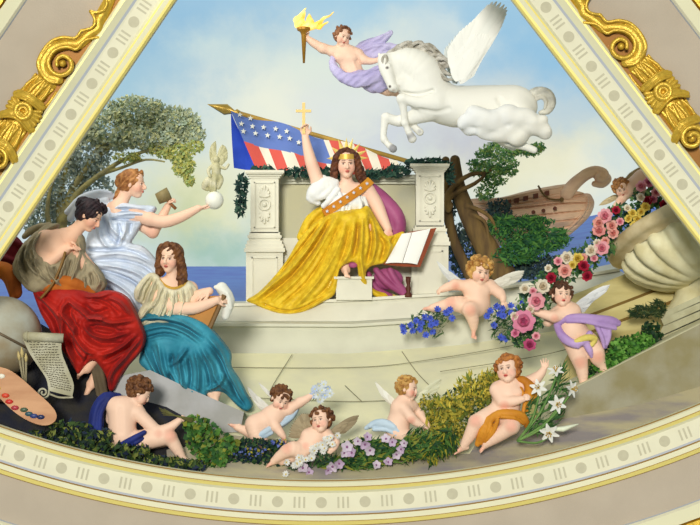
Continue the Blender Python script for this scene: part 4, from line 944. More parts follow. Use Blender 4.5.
# ---- the woman in blue with the drawing board
Y = 1.5
hd = Head(171, 258.5, 4, 28, yaw=-20, pitch=3, roll=3, hair=(128, 80, 46), skin=(240, 200, 172))
B = [S((173, 268, 2, 6.2), (173, 284, 0, 6.6), k=3), S((154, 287, 1, 8), (173, 285, -1, 9), (190, 289, -1, 7.5), k=4), E(172, 298, 1, 19, 16, 11, 4), E(168, 318, 2, 19, 16, 13, 5),
     S((152, 289, 3, 8), (160, 298, 8, 7.5), (176, 308, 12, 7), k=3), S((176, 308, 12, 6.8), (194, 308, 14, 6.2), (208, 304, 15, 5), (218, 300, 15, 3.8), k=2),
     S((190, 289, -1, 7), (194, 300, 3, 6), k=3), S((193, 299, 3, 5.6), (201, 294, 6, 5), (210, 291, 8, 4), k=2),
     S((168, 330, 0, 12), (190, 344, 8, 11), (204, 352, 12, 9), k=5), S((204, 352, 12, 9), (213, 374, 9, 7), (217, 392, 10, 5), k=3), S((160, 334, 0, 11), (184, 352, 7, 9), (194, 372, 6, 7), (208, 388, 4, 5), k=3)]
B += hand((217, 300, 15), (1, -.12, -.25), (0, .5, -1), 14, -1, .6)
B += hand((210, 291, 9), (-.95, .45, .25), (0, .8, -.5), 14.5, 1, .25, spread=.1)
B += foot((216, 394, 11), (.55, .85, .3), 19, (-.8, .4, 0))
bl = body(Y, B, [hd], 'long haired woman in teal skirt and cream blouse holding a drawing board', 'person', (195, 415), (240, 200, 172), spots=[(226, 408, 14, 9, (218, 120, 100), .5)])
sculpt('hair', hd.cap(.03) + [hd.st((.02, -.54, .15, .07), (.3, -.4, .22, .12), (.42, -.05, .1, .14), (.46, .35, .02, .17), (.5, .7, .02, .16), (.42, .95, .05, .08)), hd.st((-.05, -.54, .15, .07), (-.3, -.38, .22, .11), (-.4, -.02, .1, .12), (-.44, .3, .05, .14), (-.42, .55, .08, .09)), hd.st((.42, .1, .15, .09), (.52, .4, .12, .11), (.38, .68, .15, .08)), hd.st((.3, .3, -.2, .2), (.36, .7, -.2, .2)), hd.st((-.36, .2, -.1, .13), (-.38, .5, -.1, .12), (-.52, .62, 0, .08))], brown, Y, bl, .6, wob=(.5, .9, 3))
creamc = cloth('cream_linen', (228, 222, 194), (204, 196, 164))
sculpt('blouse', [D([(150, 273), (158, 275), (163, 282), (170, 288), (178, 288), (186, 283), (190, 281), (197, 288), (196, 296), (192, 302), (190, 314), (184, 322), (160, 324), (142, 326), (136, 322), (140, 310), (143, 304), (136, 300), (135, 291), (141, 281)],
    [(152, 277, 10), (146, 290, 18), (140, 300, 12), (160, 290, 16), (172, 298, 18), (186, 292, 13), (194, 292, 8), (165, 312, 19), (150, 316, 15), (184, 314, 16)],
    [(3, 1.8, (152, 275), (144, 286), (139, 300)), (-3, 1.6, (155, 278), (149, 290), (144, 303)), (3, 1.8, (157, 279), (153, 291), (148, 303)), (-3, 1.6, (160, 283), (157, 294), (152, 304)), (3, 1.8, (164, 286), (160, 298), (154, 308)), (2.5, 1.4, (168, 290), (166, 304), (160, 318)), (-2.5, 1.4, (171, 291), (170, 306), (166, 318)), (2.5, 1.4, (175, 291), (175, 306), (171, 318)), (-2.5, 1.4, (179, 290), (180, 305), (176, 318)), (2.5, 1.4, (183, 288), (185, 302), (180, 318)), (-3, 2, (156, 306), (148, 316), (142, 322)), (2.5, 1.8, (150, 308), (144, 318)), (2.5, 1.6, (191, 286), (194, 296))], 20, 6, 2)], creamc, Y, bl, .55, wob=(.2, .7, 1))
ribbon('neck_trim', [(160, 279, 8), (166, 285, 12), (175, 288, 13.5), (184, 285, 11), (188, 280, 6)], cloth('gold_braid', (196, 152, 60)), Y, bl, 2.4, .8)
teal = cloth('teal_wool', (66, 156, 176), (38, 122, 146), .65)
sculpt('skirt', [D([(136, 318), (150, 313), (168, 314), (186, 315), (204, 322), (214, 330), (224, 342), (231, 354), (231, 366), (238, 378), (246, 394), (252, 406), (247, 411), (240, 408), (232, 400), (224, 392), (214, 391), (207, 394), (208, 404), (196, 401), (184, 396), (176, 394), (174, 403), (171, 405), (164, 394), (158, 380), (148, 370), (140, 362), (142, 350), (144, 336)],
    [(140, 322, 12), (160, 317, 20), (188, 320, 26), (206, 332, 30), (206, 350, 34), (190, 350, 33), (165, 340, 24), (150, 352, 14), (168, 388, 10), (186, 380, 24), (214, 375, 26), (228, 360, 18), (240, 390, 10), (248, 406, 6), (202, 396, 18)],
    [(3.5, 2.4, (138, 320), (158, 317), (184, 321), (206, 334)), (-3.5, 2.2, (138, 325), (160, 321), (184, 326), (204, 338)), (3, 2.4, (142, 331), (164, 326), (186, 331), (202, 342)), (-3, 2.2, (146, 338), (166, 333), (184, 337)), (3.5, 3, (208, 334), (222, 350), (228, 366), (242, 398)), (-4, 2.5, (212, 344), (222, 360), (228, 374), (240, 402)), (4, 3, (204, 346), (214, 364), (218, 378), (232, 394)), (-4, 2.6, (204, 354), (210, 372), (212, 386)), (4, 3, (197, 348), (201, 370), (199, 394)), (-4.5, 2.6, (190, 352), (193, 374), (190, 394)), (4, 2.6, (183, 350), (182, 366), (186, 388)), (-4.5, 3, (174, 352), (175, 366), (182, 380)), (3.5, 2.4, (190, 346), (182, 358), (172, 364)),
     (3.5, 2.4, (175, 366), (184, 382), (200, 394)), (-3.5, 2.4, (170, 372), (178, 388)), (3.5, 2.6, (160, 342), (164, 364), (170, 384), (173, 402)), (-4, 2.4, (152, 346), (158, 364), (166, 386)), (3, 2.4, (145, 346), (152, 362), (162, 378)), (3, 2.2, (226, 370), (222, 382), (208, 390)), (-3, 2, (231, 380), (238, 394), (245, 406))], 30, 7, 2)], teal, Y, bl, .6)
bd = thing('drawing_board', W(205, 332, Y), 'brown framed drawing board with rolled white sheet held by the woman in blue', 'drawing board')
slab('board', [(192, 296), (224, 295.5), (210, 331), (186, 322)], [6, 12, 20, 12], 2, mat('board_brown', (188, 132, 66), .6, var=.25, vscale=6), bd)
mb = MB(); mb.tube([W(225, 295, Y, 12), W(209, 332, Y, 21)], .026, 6); mb.build('edge', mat('board_edge', (116, 84, 40), .5), bd, False)
sculpt('paper_roll', [S((222, 288, 4, 6), (229, 300, 5, 6), (226, 316, 6, 4), k=2), S((216, 287, 6, 2), (228, 294, 10, 2), (231, 308, 9, 2))], mat('rolled_paper', (226, 226, 214), .7), Y, bd, .6)
# ================================================================== flag, torch bearer, winged horse
stripe_r, stripe_w, canton = lin((214, 92, 82)), lin((232, 226, 210)), lin((98, 124, 192))
flag_m = mat('flag_cloth', (200, 60, 60), .75, attr=True, bump=.08, bscale=60)
Y = 4.42
fl = thing('flag', W(412, 163, Y), 'starred and striped flag on a gilded pole draped behind the throne', 'flag')
mb = MB(); mb.tube([W(240, 113.5, Y), W(300, 130.5, Y), W(412, 162.5, Y)], .028, 10); mb.build('pole', mat('pole_gold', (196, 160, 78), .5, var=.2), fl)
mb = MB(); mb.lathe([(0, 0), (.03, .0), (.045, .05), (.02, .07), (.07, .18), (0.035, .3), (0, .42)], W(240, 113.5, Y), ax=np.array(W(203, 103, Y)) - np.array(W(240, 113.5, Y)), k=12); mb.build('spear_finial', mat('finial_gold', (220, 184, 92), .35, .5), fl)
def flag_point(u, v):
    tx = 231 + u * 166; ty = 111 + u * 48 + (2.5 * math.sin(u * 15))
    dx = 26 - 4 * u; dy = 66 - 14 * u
    x = tx + dx * v + 3 * v * math.sin(u * 19 + 1); y = ty + dy * v * (1 - .08 * math.sin(u * 12))
    z = 3.0 * math.sin(u * 24 + v * 3.0) * (.3 + v) + 6
    if u < .0: x, y = tx, ty
    return x, y, z
V = []; F = []; C = []; NU, NV = 156, 60
for i in range(NU):
    for j in range(NV): pass
for i in range(NU):
    for j in range(NV):
        q = [flag_point((i + a) / NU, (j + b) / NV) for a, b in ((0, 0), (1, 0), (1, 1), (0, 1))]
        u, v = (i + .5) / NU, (j + .5) / NV
        vb = .46 + .03 * math.sin(u * 9)
        col = canton if (v < vb and u < .56) else (stripe_r if int(((u - .02) if v >= vb or u < .56 else u - .56 + .54) * 14) % 2 == 0 else stripe_w)
        n = len(V); V += [W(a, b, Y, c) for a, b, c in q]; C += [col] * 4; F.append((n, n+3, n+2, n+1))
m_ = len(V); V += [(a, b + .02, c) for a, b, c in V]; C = C + C; F += [tuple(i + m_ for i in f[::-1]) for f in F]
fc = mesh('cloth', V, F, flag_m, fl, True, C)
V = []; F = []      # the hoist end hangs folded back, plain blue
for i in range(13):
    f = i / 12; a = (231 + 3*f*f, 112 + 34*f + 22*f*f); b = (241 + 24*f + 4*f*f, 134 + 27*f + 10*f*f)
    for j in range(7):
        g = j / 6; V.append(W(a[0] + (b[0]-a[0])*g, a[1] + (b[1]-a[1])*g + 1*math.sin(g*3), Y, 1.5 + 1.5*math.sin(g*5 + f*2)))
F = [(i*7+j, (i+1)*7+j, (i+1)*7+j+1, i*7+j+1) for i in range(12) for j in range(6)]
k = len(V); V += [(a, b + .02, c) for a, b, c in V]; F += [tuple(i + k for i in f[::-1]) for f in F]
mesh('folded_hoist', V, F, cloth('flag_blue', (48, 84, 206), (36, 66, 180)), fl)
star_m = mat('flag_star', (226, 228, 220), .7)
def star(x, y, z, r, rot=0):
    V = []; 
    for zz in (z, z - 1): V += [W(x + (r if k % 2 == 0 else r * .42) * math.sin(math.pi * k / 5 + rot), y - (r if k % 2 == 0 else r * .42) * math.cos(math.pi * k / 5 + rot), Y, zz) for k in range(10)]
    mb = MB(); mb.add(V, [tuple(range(10)), *[(k, 10 + k, 10 + (k + 1) % 10, (k + 1) % 10) for k in range(10)]]); mb.build('star', star_m, fc, False)
for x, y in ((240.5, 115.5), (242, 124.5), (244, 132), (251, 119), (253, 127), (256, 134), (264, 128), (268, 136), (276, 129.5), (280, 137.5), (287, 132), (290, 139), (299, 143)):
    star(x, y, 11.5, 2.9, .1)

# ---- the boy with the torch
Y = 2.1
hd = Head(342.5, 37, 3, 19, yaw=28, pitch=8, roll=14, child=True, hair=(140, 92, 60), skin=(238, 200, 176))
B = [S((342, 43, 1, 5), (345, 50, 0, 5.5), k=3), S((333, 52, 0, 5.5), (346, 51, 0, 7), (358, 54, 0, 5.5), k=3), E(346, 57, 1, 12, 9, 7, 3), E(351, 68, 0, 11, 9, 7, 4), E(340, 57, 5, 5, 4, 3, 2), E(352, 58, 5, 5, 4, 3, 2), S((349, 54, 6, 1), (356, 70, 6, 1), k=2),
     S((333, 51, 0, 5), (323, 48.5, 1, 5), k=2), S((323, 48.5, 1, 4.8), (314, 43.5, 2, 4.2), (306.5, 38, 3, 2.8), k=2), S((358, 54, 1, 4.8), (364, 60, 2, 4.4), k=2), S((364, 60, 2, 4.2), (370, 61.5, 3, 3.6), (376, 61, 4, 2.6), k=2),
     S((352, 74, -1, 9), (372, 82, -6, 8), (388, 88, -10, 7), k=3), S((388, 88, -10, 6.4), (408, 92, -14, 5), (424, 96, -16, 3.4), k=2)]
B += hand((306.5, 38, 3), (-.3, -.8, .1), (.6, 0, 1), 8.5, 1, 1.1) + hand((375, 61, 4), (.6, -.3, .2), (0, .5, -1), 7.5, -1, .9) + foot((424, 96, -16), (1, .3, 0), 9)
ty = body(Y, B, [hd], 'flying boy with a lavender drape holding up a flaming torch beside the white horse', 'person', (350, 80), (238, 200, 176), h=.5)
sculpt('hair', hd.curls(46, .085, 3), hair('chestnut_curls', (150, 104, 72), (112, 72, 48)), Y, ty, .5)
lav = cloth('lavender_silk', (196, 190, 226), (176, 168, 212), .6)
sculpt('drape', [S((333, 56, 1, 2), (333, 66, 5, 4), (340, 76, 8, 5), (352, 82, 9, 5.5), (366, 81, 8, 5), (380, 74, 4, 4)), S((334, 66, 8, 2), (346, 76, 11, 2.6), (362, 75, 11, 2.4), (378, 68, 6, 2)), S((340, 78, 10, 2), (354, 86, 11, 2.6), (368, 84, 9, 2), (382, 78, 4, 2)), E(360, 78, 3, 18, 8, 8, 4), E(376, 84, -3, 14, 9, 8, 4),
    S((354, 50, -6, 3), (366, 44, -7, 5), (380, 40, -7, 5), (391, 32, -7, 2.5)), S((356, 54, -6, 3), (372, 50, -6, 4.5), (388, 46, -6, 4), (398, 46, -6, 2)), S((362, 44, -4, 2), (378, 38, -3, 2), (389, 32, -4, 1)), S((362, 50, -3, 2), (378, 45, -2, 2), (394, 46, -4, 1)), S((360, 57, -6, 3), (376, 55, -6, 5), (390, 54, -6, 3))], lav, Y, ty, .6, wob=(.3, .7, 1))
to = thing('torch', W(304.5, 60, Y), 'slender bronze torch with a streaming golden flame in the sky', 'torch')
mb = MB(); mb.lathe([(0, -.36), (.012, -.36), (.03, -.05), (.04, -.02), (.075, .0), (.08, .03), (.05, .04), (0, .03)], W(304, 31, Y, 5), k=14); mb.build('handle', mat('torch_bronze', (176, 128, 44), .4, .5), to)
flame = mat('flame', (255, 190, 70), .6, c2=(255, 226, 130), vscale=9, emit=.55)
sculpt('flame', [S((303, 29, 5, 4), (300, 22, 5, 4.5), (302, 16, 5, 3), (306, 9, 5, .5)), S((306, 29, 5, 4), (310, 22, 5, 3.6), (309, 15, 5, .8)), S((298, 27, 5, 2.4), (295, 21, 5, 1.6), (296, 17, 5, .5)), S((308, 28, 5, 3), (316, 26, 5, 3), (323, 20, 5, 1.6), (334, 13, 5, .4)), S((312, 27, 5, 2), (320, 28, 5, 1.8), (328, 22, 5, .5))], flame, Y, to, .5, wob=(.5, .8, 3))

# ---- the winged horse
Y = 1.7
grey_h = lin((232, 231, 222)); hoof_c = lin((150, 150, 152)); dark_c = lin((88, 80, 78))
def horse_paint(V):
    C = np.tile(np.array(grey_h, f32), (len(V), 1))
    def dot(x, y, z, r, c, a=1):
        q = np.clip(1.6 - ((V[:, 0]-x)**2 + (V[:, 1]-y)**2 + (V[:, 2]-z)**2) / (r*r), 0, 1)[:, None] * a; C[:] = C * (1 - q) + np.array(c, f32) * q
    for x, y in ((410.5, 137), (393.5, 149), (419, 131)): dot(x, y, 6, 4.6, hoof_c)
    dot(386.8, 69.5, 14, 1.9, dark_c); dot(389.5, 88, 17, 1.4, dark_c); dot(393, 90.5, 15, 2.2, lin((180, 160, 150)), .7); dot(398, 87, 11, 2, lin((170, 150, 140)), .6)
    return C
HP = [S((384, 60, 4, 6.5), (386, 69, 8, 7.2), (389, 79, 11, 5.6), (392, 88, 13, 4.6), k=3), E(396, 73, 4, 7, 8.5, 6.5, 4), E(393, 89, 13, 4.6, 3.8, 4.2, 2), S((398, 84, 9, 3), (395, 91, 11, 2.6), k=2), S((381, 59, 4, 2.6), (379, 54.5, 5, 1.2), k=1), S((389, 57, 3, 2.6), (391, 52.5, 3, 1.2), k=1), S((383.5, 66, 12, 1.2), (389.5, 66.5, 14, 1.2), k=1),
      S((394, 62, 0, 10), (408, 62, -1, 15), (422, 72, -3, 20), (430, 90, -5, 21), k=5), S((404, 84, 2, 10), (414, 92, 2, 13), k=5), E(428, 100, 0, 17, 17, 15, 6),
      S((432, 100, -4, 19), (455, 106, -6, 21), (484, 105, -8, 20.5), (512, 104, -9, 20), k=6), E(520, 106, -6, 18, 18, 15, 6), E(436, 104, 6, 11, 12, 9, 5),
      S((436, 104, 9, 9), (422, 104, 11, 7.4), (404, 99.5, 12, 5), k=3), E(402, 99.5, 12, 5.8, 5.4, 5.4, 1.5), neg(S((420, 111, 14, 1.6), (436, 114, 15, 2), (448, 110, 15, 1.6), k=3)), neg(S((404, 94, 10, 1.4), (418, 96, 15, 1.8), (432, 92, 15, 1.4), k=3)), neg(S((498, 100, 12, 2), (504, 112, 13, 2.4), (500, 122, 12, 2), k=4)), S((401, 100, 12, 4.4), (403.5, 112, 10, 3.4), (404.5, 122, 8, 3.2), (407.5, 130, 7, 3), k=2), E(404.5, 123.5, 8, 3.8, 3.6, 3.8, 1.5), S((408, 131, 7, 3), (411, 137, 6, 4), (412, 139, 6, 4.4), k=1),
      S((428, 112, 2, 10), (414, 117, 0, 7.5), (398, 121, 0, 5.6), (387, 117.5, 2, 4.6), k=3), S((385.5, 117.5, 2, 4.6), (384, 128, 2, 3.4), (383.5, 138, 2, 3.2), (387.5, 144, 3, 3), k=2), E(384, 139.5, 2, 3.6, 3.4, 3.6, 1.5), S((388.5, 145, 3, 3), (393, 149, 4, 4), k=1),
      S((424, 114, -8, 7), (412, 120, -6, 4.6), (414, 126, -4, 3.4), (420, 132, -2, 3.8), k=2),
      S((518, 112, 2, 15), (506, 126, 4, 11), (494, 132, 4, 8), k=4), S((494, 132, 4, 7), (508, 142, 2, 5), (524, 146, 0, 4), k=2), S((524, 146, 0, 4), (534, 150, 0, 3.5), k=1), S((522, 112, -12, 14), (512, 128, -14, 9), (500, 136, -14, 6), (514, 146, -14, 4), k=3)]
for i in range(6): HP.append(S((412 + i * 3, 56 + i * 4, 10 + i, 1.0), (414 + i * 3, 72 + i * 3, 14, 1.2), (412 + i * 2, 86 + i, 11, .9), k=1.5))
ho = sculpt('winged_horse', HP, mat('horse_coat', (225, 224, 218), .6, attr=True, bump=.05), Y, None, .7, horse_paint)
set_origin(ho, W(450, 128, Y)); tag(ho, 'white winged horse rearing through the clouds above the throne', 'horse')
manem = mat('grey_mane', (198, 194, 184), .6, c2=(150, 144, 130), vscale=14, bump=.4, bscale=50)
rnd = random.Random(5); P = []
for i in range(26):
    f = i / 25; a = np.array((386 + 56 * f, 56 - 10 * math.sin(math.pi * min(1, f * 1.15)) + 12 * f * f, -2 + rnd.uniform(-2, 6)))
    L = 12 + 16 * f; b = a + np.array((L * .55, -3 - 3 * (1 - f) + rnd.uniform(-2, 2), 1)); c = a + np.array((L * (1.0 + .1 * rnd.random()), rnd.uniform(-3, 5) + 9 * f, 2))
    P.append(S((*a, 2.2), (*b, 1.8), (*c, .5), k=1))
P += [S((438, 66, 6, 2.5), (446, 74, 8, 2.2), (452, 76, 7, .6)), S((436, 72, 8, 2.5), (444, 80, 9, 2), (454, 80, 7, .6)), S((384, 57, 8, 1.6), (382, 61, 12, 1.4), (383, 65, 13, .6)), S((386, 57, 8, 1.6), (387, 61, 13, 1.2), (385, 66, 14, .6))]
sculpt('mane', P, manem, Y, ho, .5)
sculpt('tail', [S((528, 98, -8, 6), (538, 92, -8, 6), (548, 94, -8, 6), (552, 102, -8, 5), (548, 110, -8, 4), (541, 112, -8, 2)), S((530, 96, -4, 2), (541, 89, -3, 2.4), (552, 94, -3, 2), (554, 106, -4, 1.4)), S((532, 102, -4, 2), (541, 97, -3, 2), (546, 101, -3, 2), (545, 108, -4, 1.2))], mat('tail_hair', (222, 220, 208), .6, c2=(196, 194, 184), vscale=12, bump=.3), Y, ho, .6)
feather = mat('white_feather', (240, 240, 232), .7, attr=True, thin=.12)
wing('wing', (458, 82, 8), [(450, 46, 9), (460, 32, 9), (474, 20, 9), (492, 3, 9), (506, 8, 8), (503, 22, 7), (496, 36, 6), (488, 48, 5), (481, 60, 4), (475, 72, 4)], feather, Y, ho, 9, thick=.15, cols=((252, 252, 246), (242, 244, 238)))
wing('wing', (456, 82, -16), [(446, 46, -16), (456, 34, -16), (472, 20, -16), (486, 10, -16), (496, 16, -16)], feather, Y, ho, 5.5, thick=.8, cols=((230, 234, 228), (204, 212, 212)))
# cloud bank under the horse
rnd = random.Random(8); P = []
for x, y, z, r in ((466, 122, 15, 8), (478, 118, 17, 11), (492, 122, 17, 12), (506, 116, 16, 11), (519, 120, 15, 12), (532, 126, 11, 12), (543, 132, 8, 8), (484, 131, 12, 10), (500, 134, 12, 11), (516, 136, 10, 11), (470, 130, 10, 7)):
    P.append(E(x, y, z, r * 1.1, r * .92, r * .85, 4))
    for _ in range(3): P.append(E(x + rnd.uniform(-r, r), y + rnd.uniform(-r, r) * .6, z + rnd.uniform(0, r * .5), r * .5, r * .42, r * .4, 5))
o = sculpt('cloud_bank', P, mat('cloud', (228, 230, 230), .95, c2=(234, 232, 220), vscale=1.2), Y, None, 1.0, wob=(.6, .25, 1)); set_origin(o, W(510, 150, Y)); tag(o, 'soft white cloud bank under the belly of the white horse', 'cloud')
# ================================================================== the children
def S2(a, b, ra, rb, k=2): return S((*a, ra), (*b, rb), k=k)
babyskin = (240, 202, 176)
pale_blue = cloth('pale_blue_silk', (190, 208, 220), (168, 190, 208), .6); rosy = (222, 128, 104)
def baby(Y, prims, hd, label, base, spots=(), tint=babyskin):
    hd.skin = tint
    return body(Y, prims, [hd], label, 'person', base, tint, .5, [(x, y, z, r, rosy, .5) for x, y, z, r in spots], 'person', 'children among the garlands')
wingc = ((236, 234, 224), (196, 194, 184)); brownw = ((176, 160, 128), (128, 112, 84))

# A: seen from behind, front left
Y = .62
hd = Head(140, 392, 4, 26, yaw=98, pitch=32, roll=0, child=True)
B = [S2((133, 400, 4), (124, 408, 3), 6, 8), S2((114, 405, 2), (138, 412, 5), 8, 8, 5), S2((122, 410, 3), (123, 434, 3), 14, 14, 5), E(126, 440, 2, 15, 9, 12, 5),
     S2((138, 412, 7), (158, 431, 10), 7, 6), S((158, 431, 10, 5.6), (170, 427, 11, 5), (180, 419.5, 11, 3.4), k=2), S2((113, 404, 0), (110, 420, -8), 6, 5.5),
     S((132, 442, 4, 11), (152, 438, 8, 10), (170, 436, 9, 7.6), k=3), S((171, 437, 9, 7), (177, 447, 8, 6), (183, 457, 7, 3.8), k=2), S((128, 443, -4, 9), (150, 442, -6, 8), (166, 440, -6, 7), k=3),
     neg(S((122, 408, 19, 2.2), (123, 430, 19.5, 2.2), k=4))]
B += hand((180, 419.5, 11), (1, -.5, .1), (0, -.5, -1), 9, -1, 1.0) + foot((183, 457, 7), (1, .12, .1), 15)
a = baby(Y, B, hd, 'bare backed curly haired child sitting in the leaves with a bundle of stems', (140, 448), [(172, 434, 14, 9), (160, 433, 14, 6), (196, 461, 8, 7), (136, 397, 14, 5)])
sculpt('hair', hd.curls(70, .085, 11), brown, Y, a, .5)
navy = cloth('royal_blue_cloth', (36, 54, 136), (26, 36, 96), .65)
sculpt('drape', [S((118, 397, -2, 4), (106, 398, 2, 6), (98, 410, 3, 7), (96, 426, 3, 8), (92, 438, 2, 7), k=3), S((114, 395, 3, 2), (100, 402, 8, 2.4), (94, 424, 9, 2.4)), S((110, 398, 6, 2), (102, 412, 9, 2.4), (101, 430, 9, 2)), S((122, 444, 14, 3), (134, 438, 18, 3.4), (146, 431, 17, 2.4)), S((126, 446, 14, 2), (138, 441, 18, 2), (145, 437, 16, 1.6))], navy, Y, a, .5)
stm = thing('stem_bundle', W(184, 415, Y), 'bundle of thin olive plant stems held by the bare backed child', 'stems')
mb = MB()
for i in range(9): mb.tube([W(192 + i % 3, 421 - i * .4, Y, 12), W(176, 414.5, Y, 12 + i % 3), W(160 + (i * 5) % 9, 407 + i * .9, Y, 11 + i % 4)], [.008, .008, .004], 5)
mb.build('stem', mat('olive_stem', (98, 96, 52), .7), stm)

# B: flying, centre left
Y = .85
hd = Head(281, 398.5, 6, 22.5, yaw=24, pitch=22, roll=14, child=True)
B = [S2((277, 407, 3), (275, 414, 2), 5.5, 7), S2((270, 413, 3), (289, 409, 1), 6.5, 6.5, 4), S2((274, 416, 2), (262, 422, 2), 10, 10, 5), E(257, 424, 2, 11, 10, 10, 4),
     S2((290, 408, 2), (300, 402, 3), 5.4, 4.8), S((300, 402, 3, 4.6), (306, 399, 4, 4), (311, 395.5, 4, 2.8), k=2), S2((270, 414, 6), (276, 426, 9), 5.6, 5), S((276, 426, 9, 4.6), (281, 432, 10, 4), (284, 436, 10, 2.8), k=2),
     S((255, 425, 5, 9.5), (257, 434, 7, 8), (262, 441, 8, 6.4), k=3), S((262, 441.5, 8, 6), (251, 445, 6, 5.2), (242, 446, 4, 3.4), k=2), S((254, 424, -3, 8.5), (257, 436, -3, 7), k=3), S((257, 436, -3, 6), (246, 431, -3, 5), (237, 428, -3, 3.2), k=2)]
B += hand((311, 395.5, 4), (.8, -.5, .2), (.3, .3, -1), 7.5, 1, .9) + hand((284, 436, 10), (.3, 1, .1), (-.6, .2, .6), 8, 1, .3) + foot((242, 446, 4), (-.4, 1, .1), 11, (-1, -.3, 0)) + foot((237, 428, -3), (-1, 0, .1), 11, (0, -1, 0))
b = baby(Y, B, hd, 'flying winged child in pale blue drape lifting a white flower spray above the garland', (262, 447), [(262, 443, 13, 7), (231, 427, -3, 6), (238, 452, 4, 6), (284, 440, 12, 5)])
sculpt('hair', hd.curls(64, .085, 12), brown, Y, b, .5)
sculpt('drape', [S((296, 404, -4, 4), (293, 412, -2, 5), (284, 421, 1, 5), (276, 426, 2, 4), k=2), S((298, 406, 0, 2), (292, 417, 3, 2), (282, 424, 6, 2)), S((270, 428, 9, 3), (262, 433, 12, 3), (254, 437, 10, 2.5)), S((272, 432, 9, 2), (262, 437, 12, 2), (256, 440, 9, 1.5))], pale_blue, Y, b, .5)
wing('wing', (270, 409, -6), [(247, 387, -8), (249, 394, -8), (253, 401, -8), (258, 408, -8)], feather, Y, b, 3.4, cols=wingc); wing('wing', (283, 406, -9), [(262, 386, -11), (266, 392, -11), (258, 383, -11)], feather, Y, b, 3.0, cols=wingc)

# C: lying in the garland
Y = .62
hd = Head(321.5, 420, 6, 24, yaw=-22, pitch=-12, roll=-12, child=True)
B = [S2((319, 429, 3), (316, 434, 2), 6, 7), S2((308, 435, 2), (326, 434, 1), 6.6, 6.6, 4), S2((315, 438, 3), (304, 449, 4), 10.5, 10.5, 5), S2((307, 435, 6), (306, 444, 9), 5.6, 5), S((306, 444, 9, 4.8), (312, 447, 12, 4.2), (318, 446, 13, 2.8), k=2), S2((327, 435, 4), (335, 441, 8), 5.4, 4.8), S((335, 441, 8, 4.6), (335, 445, 11, 3.6), (333, 448, 13, 2.8), k=2),
     S((301, 451, 8, 9), (294, 448, 12, 8), (287, 450, 12, 6.4), k=3), S((287, 450, 12, 6), (280, 455, 10, 5), (274, 460, 8, 3.4), k=2), S((303, 453, 2, 8), (292, 456, 4, 7), (282, 460, 4, 5), k=3)]
B += hand((318, 446, 13), (1, -.1, .2), (0, 1, -.3), 7.5, 1, .8) + hand((333, 448, 13), (-.6, .6, .4), (-.5, 0, -1), 7.5, -1, .7) + foot((274, 460, 8), (-1, .3, .2), 11, (-.2, 1, 0))
c_ = baby(Y, B, hd, 'brown winged child reclining in the garland hugging a bunch of white daisies', (304, 460), [(288, 447, 16, 7), (267, 463, 9, 6), (306, 445, 13, 5)])
sculpt('hair', hd.curls(64, .085, 13), brown, Y, c_, .5)
wing('wing', (311, 434, -5), [(288, 437, -7), (290, 428, -7), (295, 420, -7), (301, 414, -7), (308, 414, -7)], feather, Y, c_, 4.4, cols=brownw); wing('wing', (330, 433, -6), [(359, 416, -8), (357, 422, -8), (352, 428, -8), (346, 433, -8)], feather, Y, c_, 4.4, cols=brownw)

# D: profile, right of centre
Y = .78
hd = Head(408, 388.5, 3, 22, yaw=66, pitch=4, roll=2, child=True)
B = [S2((404, 397, 1), (403, 403, 0), 5.6, 7), S2((398, 407, 4), (412, 406, -3), 7, 6, 4), S2((403, 408, 0), (398, 423, 0), 11, 11.5, 5), E(397, 430, 0, 12, 10, 11, 4), S2((403, 407, 8), (411, 417, 10), 5.8, 5), S((411, 417, 10, 4.8), (417, 422, 10, 4.2), (423, 425.5, 10, 2.8), k=2), S2((413, 407, -5), (420, 414, -5), 5, 4.6), S((420, 414, -5, 4.4), (424, 420, -2, 3.6), (427, 424, 2, 2.8), k=2),
     S((396, 432, 5, 9), (408, 438, 7, 8), (415, 440, 7, 6.4), k=3), S((415, 440, 7, 6), (408, 446, 5, 5), (400, 449, 3, 4), k=2)]
B += hand((423, 425.5, 10), (1, .35, 0), (-.2, 1, -.3), 7.5, 1, .6) + hand((427, 424, 2), (.7, .7, .1), (-.6, .5, -.5), 7, -1, .8) + foot((400, 449, 3), (-1, .2, 0), 10)
d_ = baby(Y, B, hd, 'golden haired winged child in profile leaning over the garland towards the yellow blossoms', (400, 445), [(411, 419, 14, 5), (413, 392, 12, 5)])
sculpt('hair', hd.curls(64, .09, 14), goldc, Y, d_, .5)
sculpt('drape', [S((366, 428, 2, 2), (376, 423, 4, 4), (388, 424, 8, 4.6), (398, 431, 10, 4), k=2), S((370, 426, 5, 1.6), (382, 420, 8, 2), (394, 426, 12, 2)), S((374, 429, 6, 2), (386, 429, 10, 2), (396, 434, 12, 2))], pale_blue, Y, d_, .5)
wing('wing', (397, 404, -3), [(375, 382, -5), (378, 389, -5), (382, 396, -5), (388, 402, -5)], feather, Y, d_, 4.2, cols=((246, 244, 232), (200, 190, 160))); wing('wing', (412, 404, -7), [(442, 379, -9), (440, 388, -9), (435, 396, -9), (428, 403, -9)], feather, Y, d_, 4.2, cols=((226, 226, 196), (176, 172, 130)))

